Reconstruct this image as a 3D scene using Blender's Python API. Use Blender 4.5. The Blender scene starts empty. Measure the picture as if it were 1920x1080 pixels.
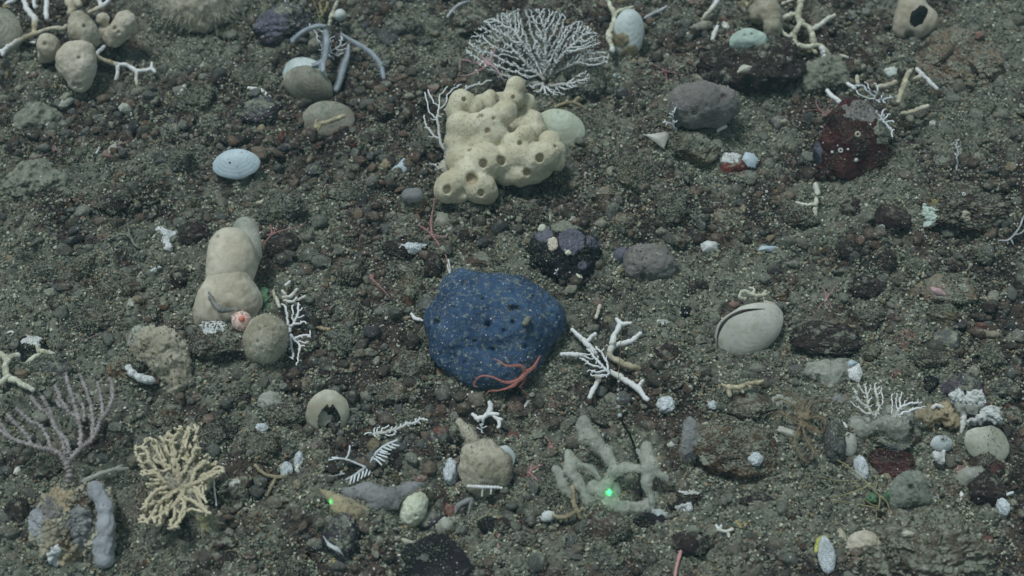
import bpy, math, random
import numpy as np
from mathutils import Vector

# ------------------------------------------------------------------ camera, world, light, exposure
SC = bpy.context.scene
PITCH, DIST, FOV = math.radians(50), 1.68, math.radians(35)
CAM = np.array([0.0, -DIST*math.cos(PITCH), DIST*math.sin(PITCH)])
cd = bpy.data.cameras.new('camera'); cam = bpy.data.objects.new('camera', cd)
SC.collection.objects.link(cam); SC.camera = cam
cam.location = CAM; cam.rotation_euler = (math.pi/2-PITCH, 0, 0)
cd.sensor_width = 36; cd.angle = FOV; cd.clip_start = 0.02; cd.clip_end = 200
cd.dof.use_dof = True; cd.dof.focus_distance = 1.64; cd.dof.aperture_fstop = 5.5
SC.view_settings.view_transform = 'Standard'; SC.view_settings.look = 'None'
SC.view_settings.exposure = 0.06; SC.view_settings.gamma = 1
w = bpy.data.worlds.new('World'); SC.world = w; w.use_nodes = True
w.node_tree.nodes['Background'].inputs[0].default_value = (0.78, 0.99, 1.05, 1)
w.node_tree.nodes['Background'].inputs[1].default_value = 0.26
sl = bpy.data.lights.new('sun', 'SUN'); sun = bpy.data.objects.new('sun', sl)
SC.collection.objects.link(sun)
sl.energy = 2.1; sl.angle = math.radians(13); sl.color = (0.92, 0.99, 1.0)
sun.rotation_euler = Vector((-0.30, 0.16, 1.0)).to_track_quat('Z', 'Y').to_euler()
SC.cycles.max_bounces = 5; SC.cycles.diffuse_bounces = 2; SC.cycles.transparent_max_bounces = 8

# ------------------------------------------------------------------ pixel (1920x1080) to point
FPX = 960/math.tan(FOV/2)
RIGHT = np.array([1.0, 0, 0]); UP = np.array([0, math.sin(PITCH), math.cos(PITCH)]); FWD = np.array([0, math.cos(PITCH), -math.sin(PITCH)])
def ray(px, py):
    d = RIGHT*((px-960)/FPX) - UP*((py-540)/FPX) + FWD
    return d
def PT(px, py, z):
    d = ray(px, py); return CAM + d*((z-CAM[2])/d[2])
def PIX(v):
    q = np.atleast_2d(v)-CAM; dz = q@FWD
    return np.stack([960+FPX*(q@RIGHT)/dz, 540-FPX*(q@UP)/dz], 1)

# ------------------------------------------------------------------ noise
def _h(ix, iy, iz, seed):
    n = (ix*374761393 + iy*668265263 + iz*2147483647 + seed*144665*7 + 12345) & 0xffffffff
    n = ((n ^ (n >> 13))*1274126177) & 0xffffffff
    n = ((n ^ (n >> 16))*2246822519) & 0xffffffff
    return ((n ^ (n >> 15)) & 0xffff)/65535.0
def vnoise(p, seed=0):
    p = np.asarray(p, float); i = np.floor(p).astype(np.int64); f = p-i; f = f*f*(3-2*f)
    x, y, z = i[..., 0], i[..., 1], i[..., 2]; fx, fy, fz = f[..., 0], f[..., 1], f[..., 2]
    def L(a, b, t): return a+(b-a)*t
    r = L(L(L(_h(x,y,z,seed),_h(x+1,y,z,seed),fx), L(_h(x,y+1,z,seed),_h(x+1,y+1,z,seed),fx), fy),
          L(L(_h(x,y,z+1,seed),_h(x+1,y,z+1,seed),fx), L(_h(x,y+1,z+1,seed),_h(x+1,y+1,z+1,seed),fx), fy), fz)
    return r*2-1
def fbm(p, seed=0, o=4, g=0.5):
    s = 0; a = 1.0; p = np.asarray(p, float)
    for k in range(o): s = s+a*vnoise(p*(2.03**k)+k*7.3, seed+k); a *= g
    return s
def gz(x, y, fine=False):
    x = np.asarray(x, float); y = np.asarray(y, float); z = np.zeros_like(x)
    p = np.stack([x, y, z], -1)
    h = 0.010*fbm(p*5, 3, 3) + 0.0085*fbm(p*24, 9, 3)
    if fine: h = h + 0.0028*fbm(p*110, 21, 4, 0.6)
    return h
def siltmask(x, y):
    p = np.stack([x, y, np.zeros_like(x)], -1)
    return np.clip(0.35+1.6*fbm(p*8, 40, 3, 0.6)+1.2*fbm(p*32, 45, 4, 0.65), 0, 1)

# ------------------------------------------------------------------ mesh helpers
COL = SC.collection
class MB:
    def __init__(s): s.v = []; s.f = []; s.t = []; s.n = 0
    def add(s, v, f, t=None):
        v = np.asarray(v, float); s.v.append(v)
        s.f.append(np.asarray(f, np.int64)+s.n)
        s.t.append(np.zeros(len(v)) if t is None else np.broadcast_to(np.asarray(t, float), (len(v),)))
        s.n += len(v)
def mesh_np(name, v, fs, tint=None, smooth=True, col=None):
    me = bpy.data.meshes.new(name); v = np.asarray(v, np.float32)
    me.vertices.add(len(v)); me.vertices.foreach_set('co', v.ravel())
    fs = [np.asarray(f) for f in fs if len(f)]
    loops = np.concatenate([f.ravel() for f in fs]).astype(np.int32)
    sizes = np.concatenate([np.full(len(f), f.shape[1]) for f in fs])
    starts = np.concatenate([[0], np.cumsum(sizes)[:-1]]).astype(np.int32)
    me.loops.add(len(loops)); me.loops.foreach_set('vertex_index', loops)
    me.polygons.add(len(starts)); me.polygons.foreach_set('loop_start', starts)
    me.polygons.foreach_set('use_smooth', np.full(len(starts), smooth))
    me.update(calc_edges=True)
    if tint is not None:
        a = me.attributes.new('tint', 'FLOAT', 'POINT'); a.data.foreach_set('value', np.asarray(tint, np.float32))
    if col is not None:
        a = me.attributes.new('Col', 'FLOAT_COLOR', 'POINT')
        a.data.foreach_set('color', np.concatenate([col, np.ones((len(col), 1))], 1).astype(np.float32).ravel())
    return me
def link(me, name, m, origin, parent=None):
    o = bpy.data.objects.new(name, me); COL.objects.link(o)
    if m: me.materials.append(m)
    if parent is None: o.location = origin
    else:
        o.parent = parent
        if parent.get('_o') is not None: pass
    return o
def tag(o, label=None, cat=None, group=None, kind=None):
    for k, v in (('label', label), ('category', cat), ('group', group), ('kind', kind)):
        if v: o[k] = v
    return o
LAND = []   # landmarks for describing pebbles: (phrase, px, py)
BUSY = []   # taken spots (px, py, rx, ry)
class A:
    """anchor of one thing: origin on the sea floor under pixel (px, py)"""
    def __init__(s, px, py, lift=0.0):
        q = PT(px, py, 0)
        for _ in range(4): q = PT(px, py, float(gz(q[0], q[1])))
        s.s = float((q-CAM)@FWD)/FPX; s.o = q + np.array([0, 0, lift*s.s]); s.o = PT(px, py, s.o[2]); s.px = px; s.py = py
    def p(s, x, y, h=0): return PT(x, y, s.o[2]+h*s.s)
def put(a, name, mb_or_v, f=None, m=None, parent=None, tint=None, smooth=True):
    if isinstance(mb_or_v, MB):
        v = np.concatenate(mb_or_v.v); t = np.concatenate(mb_or_v.t)
        fs = [x for x in mb_or_v.f]; by = {}
        for x in fs: by.setdefault(x.shape[1], []).append(x)
        fs = [np.concatenate(x) for x in by.values()]
    else: v, t, fs = mb_or_v, tint, ([f] if isinstance(f, np.ndarray) else f)
    return link(mesh_np(name, v-a.o, fs, t, smooth), name, m, a.o, parent)
def thing(a, name, label, cat, group=None):
    o = bpy.data.objects.new(name, None); COL.objects.link(o); o.location = a.o; o.empty_display_size = .02
    return tag(o, label, cat, group)

_ico = {}
def ico(n):
    if n in _ico: return _ico[n]
    if n == 0:
        t = (1+5**.5)/2
        v = np.array([(-1,t,0),(1,t,0),(-1,-t,0),(1,-t,0),(0,-1,t),(0,1,t),(0,-1,-t),(0,1,-t),(t,0,-1),(t,0,1),(-t,0,-1),(-t,0,1)], float)
        f = np.array([(0,11,5),(0,5,1),(0,1,7),(0,7,10),(0,10,11),(1,5,9),(5,11,4),(11,10,2),(10,7,6),(7,1,8),(3,9,4),(3,4,2),(3,2,6),(3,6,8),(3,8,9),(4,9,5),(2,4,11),(6,2,10),(8,6,7),(9,8,1)])
        v /= np.linalg.norm(v, axis=1)[:, None]
    else:
        v, f = ico(n-1)
        e = np.concatenate([f[:, [0,1]], f[:, [1,2]], f[:, [2,0]]]); es = np.sort(e, 1)
        u, inv = np.unique(es, axis=0, return_inverse=True); inv = inv.ravel()
        m = v[u[:, 0]]+v[u[:, 1]]; m /= np.linalg.norm(m, axis=1)[:, None]
        k = len(f); a, b, c = inv[:k]+len(v), inv[k:2*k]+len(v), inv[2*k:]+len(v)
        f = np.concatenate([np.stack([f[:,0],a,c],1), np.stack([f[:,1],b,a],1), np.stack([f[:,2],c,b],1), np.stack([a,b,c],1)])
        v = np.concatenate([v, m])
    _ico[n] = (v, f); return v, f

def catmull(P, n):
    P = np.asarray(P, float)
    if len(P) < 3:
        t = np.linspace(0, 1, n)[:, None]; return P[0]*(1-t)+P[-1]*t
    Q = np.concatenate([[2*P[0]-P[1]], P, [2*P[-1]-P[-2]]]); out = []
    tt = np.linspace(0, len(P)-1-1e-6, n)
    for t in tt:
        i = int(t); u = t-i; a, b, c, d = Q[i], Q[i+1], Q[i+2], Q[i+3]
        out.append(0.5*((2*b)+(-a+c)*u+(2*a-5*b+4*c-d)*u*u+(-a+3*b-3*c+d)*u**3))
    return np.array(out)
RNG = np.random.default_rng(7)
def tube(mb, W, R, sides=6, t=None, knob=0.0, cap=True):
    """tapered tube along world points W with radii R"""
    W = np.asarray(W, float); R = np.asarray(R, float).copy(); n = len(W)
    T = np.gradient(W, axis=0); T /= np.linalg.norm(T, axis=1)[:, None]+1e-12
    if cap:
        W = np.concatenate([W[:1]-T[:1]*R[0]*.6, W, W[-1:]+T[-1:]*R[-1]*.6]); R = np.concatenate([[R[0]*.45], R, [R[-1]*.45]])
        T = np.concatenate([T[:1], T, T[-1:]]); n += 2
        if t is not None and np.ndim(t): t = np.concatenate([[t[0]], t, [t[-1]]])
    ref = np.array([0.3, 0.5, 0.81]); N = np.cross(T, ref); N /= np.linalg.norm(N, axis=1)[:, None]+1e-9
    B = np.cross(T, N); a = np.linspace(0, 2*math.pi, sides, endpoint=False)
    rr = R[:, None]*np.ones(sides)
    if knob: rr = rr*(1+knob*RNG.uniform(-1, 1, rr.shape))
    V = W[:, None, :]+rr[..., None]*(N[:, None, :]*np.cos(a)[None, :, None]+B[:, None, :]*np.sin(a)[None, :, None])
    i = np.arange(n-1)[:, None]*sides; j = np.arange(sides)[None, :]; k = (j+1) % sides
    F = np.stack([i+j, i+k, i+sides+k, i+sides+j], -1).reshape(-1, 4)
    tt = None if t is None else np.repeat(np.broadcast_to(t, (n,)), sides)
    V = V.reshape(-1, 3)
    if cap:
        V = np.concatenate([V, W[:1], W[-1:]]); L = n*sides
        F3 = np.concatenate([np.stack([np.full(sides, L), (np.arange(sides)+1) % sides, np.arange(sides)], 1),
                             np.stack([np.full(sides, L+1), (n-1)*sides+np.arange(sides), (n-1)*sides+(np.arange(sides)+1) % sides], 1)])
        if tt is not None: tt = np.concatenate([tt, tt[:1], tt[-1:]])
        b = mb.n; mb.add(V, F, tt); mb.f.append(F3+b)
    else: mb.add(V, F, tt)

# ------------------------------------------------------------------ materials
def S2L(c):
    c = np.asarray(c, float)/255; return np.where(c <= .04045, c/12.92, ((c+.055)/1.055)**2.4)
LIT = 0.54; VEIL = np.array([.006, .008, .008]); DESAT = .20
def C(r, g, b):
    """base colour of a surface that the lamps show as this sRGB colour"""
    c = np.clip((S2L((r, g, b))-VEIL)/LIT, .004, .85); y = c@np.array([.3, .59, .11])
    return tuple(c*(1-DESAT)+y*DESAT)
SILT = C(107, 110, 96)
def mat(name, c1, c2=None, sc=60, c3=None, rough=.85, bump=.5, bsc=300, silt=0, speck=0, sss=0, alpha=1, pore=None, mott=.5, spec=.25, band=None, blotch=None, vein=None):
    m = bpy.data.materials.new(name); m.use_nodes = True; nt = m.node_tree; N = nt.nodes; L = nt.links; N.clear()
    out = N.new('ShaderNodeOutputMaterial'); bs = N.new('ShaderNodeBsdfPrincipled'); L.new(bs.outputs[0], out.inputs[0])
    tc = N.new('ShaderNodeTexCoord'); oi = N.new('ShaderNodeObjectInfo')
    ad = N.new('ShaderNodeVectorMath'); ad.operation = 'ADD'; mu = N.new('ShaderNodeVectorMath'); mu.operation = 'SCALE'
    cx = N.new('ShaderNodeCombineXYZ'); L.new(oi.outputs['Random'], cx.inputs[0]); L.new(oi.outputs['Random'], cx.inputs[1])
    L.new(cx.outputs[0], mu.inputs[0]); mu.inputs['Scale'].default_value = 7.0
    L.new(tc.outputs['Object'], ad.inputs[0]); L.new(mu.outputs[0], ad.inputs[1]); V = ad.outputs[0]
    def noise(s, d=5, r=.6, dist=0):
        n = N.new('ShaderNodeTexNoise'); n.inputs['Scale'].default_value = s; n.inputs['Detail'].default_value = d; n.inputs['Roughness'].default_value = r
        n.inputs['Distortion'].default_value = dist; L.new(V, n.inputs['Vector']); return n.outputs[0]
    def mr(x, a, b, c=0, d=1):
        n = N.new('ShaderNodeMapRange'); L.new(x, n.inputs[0]); n.inputs[1].default_value = a; n.inputs[2].default_value = b; n.inputs[3].default_value = c; n.inputs[4].default_value = d; return n.outputs[0]
    def mth(op, x, y):
        n = N.new('ShaderNodeMath'); n.operation = op
        for k, q in enumerate((x, y)):
            if isinstance(q, (int, float)): n.inputs[k].default_value = q
            else: L.new(q, n.inputs[k])
        return n.outputs[0]
    def mix(fac, a, b, mode='MIX'):
        n = N.new('ShaderNodeMix'); n.data_type = 'RGBA'; n.blend_type = mode
        if isinstance(fac, (int, float)): n.inputs[0].default_value = fac
        else: L.new(fac, n.inputs[0])
        for k, q in ((6, a), (7, b)):
            if isinstance(q, tuple): n.inputs[k].default_value = (*q, 1)
            else: L.new(q, n.inputs[k])
        return n.outputs[2]
    if c1 == 'Col':
        at = N.new('ShaderNodeAttribute'); at.attribute_name = 'Col'; col = at.outputs['Color']
    else: col = mix(mr(noise(sc), .38, .62), c1, c2 or tuple(x*.6 for x in c1))
    if mott:
        mv = mr(noise(sc*7, 4, .7), .3, .7, 1-mott, 1+mott*.6)
        cm = N.new('ShaderNodeCombineColor'); [L.new(mv, cm.inputs[k]) for k in range(3)]
        col = mix(1.0, col, cm.outputs[0], 'MULTIPLY')
    if band:      # growth lines following the tint attribute
        at = N.new('ShaderNodeAttribute'); at.attribute_name = 'tint'
        wv = mth('SINE', mth('MULTIPLY', mth('ADD', at.outputs['Fac'], mth('MULTIPLY', noise(40), .12)), band[1]), 0)
        col = mix(mth('MULTIPLY', mr(wv, .2, 1), band[2]), col, band[0])
    elif c3:
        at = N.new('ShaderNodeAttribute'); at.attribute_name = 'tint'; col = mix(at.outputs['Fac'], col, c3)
    if blotch:    # (colour, scale, low, high)
        col = mix(mr(noise(blotch[1], 8, .7), blotch[2], blotch[3]), col, blotch[0])
    if pore:      # (colour, scale, size)
        vo = N.new('ShaderNodeTexVoronoi'); vo.inputs['Scale'].default_value = pore[1]; L.new(V, vo.inputs['Vector'])
        col = mix(mr(vo.outputs['Distance'], pore[2]*.6, pore[2], 1, 0), col, pore[0])
    if silt:
        ge = N.new('ShaderNodeNewGeometry'); sp = N.new('ShaderNodeSeparateXYZ'); L.new(ge.outputs['Normal'], sp.inputs[0])
        f = mth('ADD', mth('MULTIPLY', sp.outputs[2], .35), mth('MULTIPLY', noise(90, 7, .75), 1.0))
        f = mr(f, 1.02-silt*.5, 1.14-silt*.5)
        col = mix(f, col, mix(mr(noise(260, 4), .35, .65), tuple(x*.62 for x in SILT), tuple(x*1.15 for x in SILT)))
    if speck:
        vo = N.new('ShaderNodeTexVoronoi'); vo.inputs['Scale'].default_value = 420; L.new(V, vo.inputs['Vector'])
        sr = N.new('ShaderNodeSeparateColor'); L.new(vo.outputs['Color'], sr.inputs[0])
        f = mth('MULTIPLY', mth('GREATER_THAN', sr.outputs[0], 1-speck), mr(vo.outputs['Distance'], .22, .38, 1, 0))
        col = mix(f, col, mix(sr.outputs[1], C(190, 190, 180), C(120, 110, 95)))
    L.new(col, bs.inputs['Base Color']); bs.inputs['Roughness'].default_value = rough
    bs.inputs['Specular IOR Level'].default_value = spec
    if sss:
        bs.inputs['Subsurface Weight'].default_value = sss; bs.inputs['Subsurface Radius'].default_value = (1, .8, .6); bs.inputs['Subsurface Scale'].default_value = .006
    if alpha < 1: bs.inputs['Alpha'].default_value = alpha
    if bump:
        b = N.new('ShaderNodeBump'); b.inputs['Strength'].default_value = bump; b.inputs['Distance'].default_value = .0012
        L.new(noise(bsc, 4, .7), b.inputs['Height']); L.new(b.outputs[0], bs.inputs['Normal'])
    return m

# ------------------------------------------------------------------ soft bodies: smooth union of balls and cones, carved, meshed with surface nets
def surfnets(F, org, h):
    S = F < 0; n = np.array(F.shape); c = n-1
    sm = np.zeros((*c, 3), np.float32); ct = np.zeros(c, np.int16)
    def sl(o, ax=None, d=0):
        r = []
        for k in range(3):
            e = o[k]+(d if k == ax else 0); r.append(slice(e, e+c[k]))
        return tuple(r)
    for ax in range(3):
        oth = [k for k in range(3) if k != ax]
        for a in (0, 1):
            for b in (0, 1):
                o = [0, 0, 0]; o[oth[0]] = a; o[oth[1]] = b
                f0 = F[sl(o)]; f1 = F[sl(o, ax, 1)]; cr = (f0 < 0) != (f1 < 0)
                t = np.where(cr, f0/np.where(cr, f0-f1, 1), 0)
                p = [np.full(c, float(o[0])), np.full(c, float(o[1])), np.full(c, float(o[2]))]; p[ax] = t
                for k in range(3): sm[..., k] += np.where(cr, p[k], 0)
                ct += cr
    ix = np.argwhere(ct > 0); idx = -np.ones(c, np.int64); idx[tuple(ix.T)] = np.arange(len(ix))
    V = org+(ix+sm[tuple(ix.T)]/ct[tuple(ix.T)][:, None])*h
    Q = []
    for ax in range(3):
        a, b = [(1, 2), (2, 0), (0, 1)][ax]
        s0 = [slice(0, n[k]) for k in range(3)]; s1 = list(s0); s0[ax] = slice(0, n[ax]-1); s1[ax] = slice(1, n[ax])
        A0, A1 = S[tuple(s0)], S[tuple(s1)]; e = np.argwhere(A0 != A1)
        e = e[(e[:, a] > 0) & (e[:, b] > 0) & (e[:, a] < n[a]-1) & (e[:, b] < n[b]-1)]
        ins = A0[tuple(e.T)]
        def g(da, db):
            q = e.copy(); q[:, a] -= da; q[:, b] -= db; return idx[tuple(q.T)]
        q = np.stack([g(1, 1), g(0, 1), g(0, 0), g(1, 0)], 1)
        q[~ins] = q[~ins][:, ::-1]; Q.append(q)
    return V, np.concatenate(Q)
def prims(a, items):
    P = []
    for it in items:
        if len(it) == 4: c = a.p(*it[:3]); P.append((c, c+np.array([0, 0, 1e-6]), it[3]*a.s, it[3]*a.s))
        else: P.append((a.p(*it[:3]), a.p(*it[4:7]), it[3]*a.s, it[7]*a.s))
    return P
def sdf(p, P, k):
    acc = None; m = None; ds = []
    for (c0, c1, r0, r1) in P:
        d = c1-c0; t = np.clip(((p-c0)@d)/(d@d), 0, 1)
        ds.append(np.linalg.norm(p-c0-t[..., None]*d, axis=-1)-(r0+(r1-r0)*t))
    m = np.minimum.reduce(ds); acc = sum(np.exp(np.minimum(-(q-m)/k, 0)) for q in ds)
    return m-k*np.log(acc)
def blob(a, name, items, m, parent=None, k=5, res=2.0, holes=(), amp=0, nsc=20, amp2=0, nsc2=6, flat=True, seed=1, pad=8, rim=0):
    """k, res, amp in pixels of the photo at this thing; holes: (x, y, radius, depth)"""
    s = a.s; P = prims(a, items); k *= s
    lo = np.min([np.minimum(c0-r0, c1-r1) for c0, c1, r0, r1 in P], 0)-(amp+pad)*s
    hi = np.max([np.maximum(c0+r0, c1+r1) for c0, c1, r0, r1 in P], 0)+(amp+pad)*s
    lo[2] = max(lo[2], a.o[2]-14*s) if flat else lo[2]
    if flat: q_ = PIX(np.array([c for P_ in P for c in P_[:2]])); rr_ = max(P_[2] for P_ in P)/s; BUSY.append((q_[:, 0].mean(), a.py, (q_[:, 0].max()-q_[:, 0].min())/2+rr_*.9, 10+rr_*.35))
    h = res*s; n = np.ceil((hi-lo)/h).astype(int)+1
    g = np.stack(np.meshgrid(*[lo[i]+np.arange(n[i])*h for i in range(3)], indexing='ij'), -1)
    def full(p, carve=True):
        f = sdf(p, P, k)
        if amp: f = f+amp*s*fbm(p/(nsc*s), seed, 3)
        if amp2: f = f+amp2*s*fbm(p/(nsc2*s), seed+5, 2)
        return f
    F = full(g)+k*.38; H = []
    for (x, y, r, dp) in holes:
        d = ray(x, y); d = d/np.linalg.norm(d)
        L0 = np.linalg.norm(a.p(x, y, 150)-CAM); L1 = np.linalg.norm(a.p(x, y, 0)-CAM)
        q = CAM+d*np.linspace(L0, L1, 200)[:, None]; fv = full(q)+k*.38; i = np.argmax(fv < 0)
        if not (fv < 0).any(): continue
        c = q[i]; dn = d*.6+np.array([0, 0, -1])*.4; H.append((c, r*s))
        if rim:
            rr = np.linalg.norm(g-c, axis=-1); F -= rim*s*np.exp(-((rr-r*s*1.25)/(r*s*.55))**2)
        hd = -sdf(g, [(c-dn*r*s*.5, c+dn*dp*s, r*s, r*s*.7)], 1e-5); kk = 1.5*s
        F = np.logaddexp(F/kk, hd/kk)*kk
    F = F.astype(np.float32); F[0] = F[-1] = 1; F[:, 0] = F[:, -1] = 1; F[:, :, 0] = F[:, :, -1] = 1
    V, Q = surfnets(F, lo, h); t = np.zeros(len(V))
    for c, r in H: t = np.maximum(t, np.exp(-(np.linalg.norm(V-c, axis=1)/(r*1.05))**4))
    return put(a, name, V, Q, m, parent, t)

# ------------------------------------------------------------------ stones
def rockverts(sub, seed, ang=.5, rough=.25, fine=.05):
    v, f = ico(sub); rg = np.random.default_rng(seed); off = rg.uniform(-50, 50, 3)
    p = v*(1+rough*fbm(v*1.1+off, seed, 3)[:, None])
    for _ in range(int(4+10*ang)):
        n = rg.normal(size=3); n /= np.linalg.norm(n); d = rg.uniform(.62, .95)+(1-ang)*.15
        e = p@n-d; p = p-np.where(e > 0, e*.92, 0)[:, None]*n
    p = p+v*(fine*fbm(v*5+off, seed+3, 3, .6)[:, None]) + v*(fine*.4*fbm(v*16+off, seed+4, 2))[:, ]*1.0 if False else p+v*(fine*fbm(v*5+off, seed+3, 3, .6)+fine*.4*fbm(v*17+off, seed+4, 2))[:, None]
    return p, f
def rock(px, py, rx, ry, m, label=None, cat='rock', name='rock', rot=0, ang=.5, sub=4, sink=.35, zf=.7, seed=None, rough=.22, fine=.05, group=None, land=None, parent=None, a=None, lift=0, verts=None):
    seed = seed if seed is not None else int(px*7+py*13) % 9973
    a = a or A(px, py+ry*.25)
    s = a.s; ay = ry/math.sqrt(math.sin(PITCH)**2+(zf*math.cos(PITCH))**2); az = ay*zf; sink = min(sink, .24) if rx > 44 else sink
    az = min(az, .95*max(rx, ry))
    p, f = rockverts(sub, seed, ang, rough, fine)
    p = p/np.max(np.abs(p), 0)
    p = p*np.array([rx, ay, az])*s; c, sn = math.cos(math.radians(rot)), math.sin(math.radians(rot))
    p = p@np.array([[c, sn, 0], [-sn, c, 0], [0, 0, 1]])
    p = p+a.p(px, py, az*(1-2*sink)*.5+lift)
    o = put(a, name, p, f, m, parent); BUSY.append((px, py, rx, ry))
    if parent is None: tag(o, label, cat, group)
    if sub >= 4 and rx > 17:
        dk_ = m.name in ('rock_dark', 'rock_black', 'rock_red', 'rock_purple'); dust(o, int(min(1800, rx*ry*(.25 if dk_ else .5))), 1.2 if dk_ else 1.6, seed=seed, up=.45 if dk_ else .4, dim=.6 if dk_ else .9)
    if land: LAND.append((land, px, py))
    return o
def world_verts(o):
    n = len(o.data.vertices); v = np.empty(n*3, np.float32); o.data.vertices.foreach_get('co', v); v = v.reshape(-1, 3).astype(float)
    q = o
    while q.parent: q = q.parent
    return v+np.array(q.location)
def patch(o, name, x, y, rx, ry, m, thick=1.6, rag=.5, seed=0, parent=None, fsc=.12):
    """a crust that follows the surface of o around pixel (x, y)"""
    v = world_verts(o); nf = len(o.data.polygons); nl = len(o.data.loops); L = np.empty(nl, np.int32); o.data.loops.foreach_get('vertex_index', L)
    k = nl//nf; F = L.reshape(nf, k); nm = np.empty(len(v)*3, np.float32); o.data.vertices.foreach_get('normal', nm); nm = nm.reshape(-1, 3)
    px = PIX(v); d = np.hypot((px[:, 0]-x)/rx, (px[:, 1]-y)/ry)+rag*fbm(np.concatenate([px*fsc, px[:, :1]*0], 1), 70+seed, 3)*.6
    ok = (d < 1) & (np.sum(nm*(CAM-v), 1) > 0); fm = ok[F].all(1)
    if fm.sum() < 3: return None
    F2 = F[fm]; lb_ = np.arange(len(v))
    for _ in range(400):                      # keep only the largest connected piece
        mn = lb_[F2].min(1); nl_ = lb_.copy(); np.minimum.at(nl_, F2.ravel(), np.repeat(mn, k))
        if (nl_ == lb_).all(): break
        lb_ = nl_
    fl = lb_[F2[:, 0]]; w_, c_ = np.unique(fl, return_counts=True); F2 = F2[fl == w_[c_.argmax()]]
    u, inv = np.unique(F2, return_inverse=True); inv = inv.reshape(F2.shape)
    q = o
    while q.parent: q = q.parent
    s = float(np.mean((v[u]-CAM)@FWD))/FPX
    th = np.clip((1-d[u])*4, 0, 1); V = v[u]+nm[u]*((thick*th-.5)*s*(1+.5*fbm(v[u]/(3*s), 8, 2)))[:, None]
    c = bpy.data.objects.new(name, mesh_np(name, V-np.array(q.location), [inv])); COL.objects.link(c); c.data.materials.append(m)
    c.parent = parent or q
    return c

# ------------------------------------------------------------------ corals
def coral(a, name, label, cat, paths, m, group=None, knob=.12, part='branch', sides=8, step=2.2, t0=None, single=False, bead=0):
    """paths: lists of (x, y, h, r[, tint]) in pixels"""
    root = None if single else thing(a, name, label, cat, group); mb = MB()
    for P in paths:
        P = np.array([tuple(q)+((0,) if len(q) == 4 else ()) for q in P], float)
        L = np.sum(np.hypot(np.diff(P[:, 0]), np.diff(P[:, 1])))+1; n = max(5, int(L/step)); Q = catmull(P, n)
        W = np.array([a.p(*q[:3]) for q in Q]); g = RNG.integers(999)
        W = W+a.s*.35*Q[:, 3:4]*np.stack([fbm(W/(9*a.s)+j*17, g+j, 2) for j in range(3)], 1)
        R = np.maximum(Q[:, 3], .5)*a.s*(1+knob*1.2*fbm(W/(4*a.s), g, 2))
        if bead: R = R*(1+.45*np.sin(np.arange(n)*step*2*math.pi/bead))
        if not single: mb = MB()
        tube(mb, W, R, sides, np.clip(Q[:, 4], 0, 1), knob)
        if not single: put(a, part, mb, None, m, root)
    if single:
        root = put(a, name, mb, None, m); tag(root, label, cat, group)
    return root
def inpoly(x, y, poly):
    c = np.zeros(len(x), bool); P = np.array(poly, float); j = len(P)-1
    for i in range(len(P)):
        xi, yi, xj, yj = *P[i], *P[j]
        c ^= ((yi > y) != (yj > y)) & (x < (xj-xi)*(y-yi)/(yj-yi+1e-9)+xi); j = i
    return c
def colonize(root, poly, n=700, step=3.5, kill=5, infl=40, h=(5, 30), seed=1, hroot=3, iters=160, hz=.5):
    rg = np.random.default_rng(seed); P = np.array(poly, float)
    lo, hi = P.min(0), P.max(0); x = rg.uniform(lo[0], hi[0], n*4); y = rg.uniform(lo[1], hi[1], n*4)
    k = inpoly(x, y, poly); x, y = x[k][:n], y[k][:n]
    dd = np.hypot(x-root[0], y-root[1]); dd /= dd.max()
    z = h[0]+(h[1]-h[0])*np.clip(dd**.8+rg.uniform(-.25, .25, len(x)), 0, 1.2)
    at = np.stack([x, y, z], 1); nd = [np.array([root[0], root[1], hroot], float)]; par = [-1]
    sc = np.array([1, 1, hz]); D = np.linalg.norm((at-nd[0])*sc, axis=1); J = np.zeros(len(at), int)
    for it in range(iters):
        if len(at) == 0: break
        kk = D < infl
        if not kk.any(): kk = D <= D.min()+1e-6
        Nn = np.array(nd); i0 = len(nd); jj = J[kk]; g = at[kk]-Nn[jj]; g /= np.linalg.norm(g, axis=1)[:, None]+1e-9
        acc = np.zeros((len(nd), 3)); np.add.at(acc, jj, g)
        for q in np.unique(jj):
            v = acc[q]; v = v/(np.linalg.norm(v)+1e-9)+rg.normal(0, .28, 3)*[1,1,.5]; v /= np.linalg.norm(v)+1e-9
            nd.append(nd[q]+v*step); par.append(int(q))
        N2 = np.array(nd[i0:]); d = np.linalg.norm((at[:, None]-N2[None])*sc, axis=2); j = d.argmin(1); dm = d.min(1)
        up = dm < D; D = np.where(up, dm, D); J = np.where(up, j+i0, J)
        k = D > kill; at, D, J = at[k], D[k], J[k]
        if len(nd) > 9000: break
    return np.array(nd), np.array(par)
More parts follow.
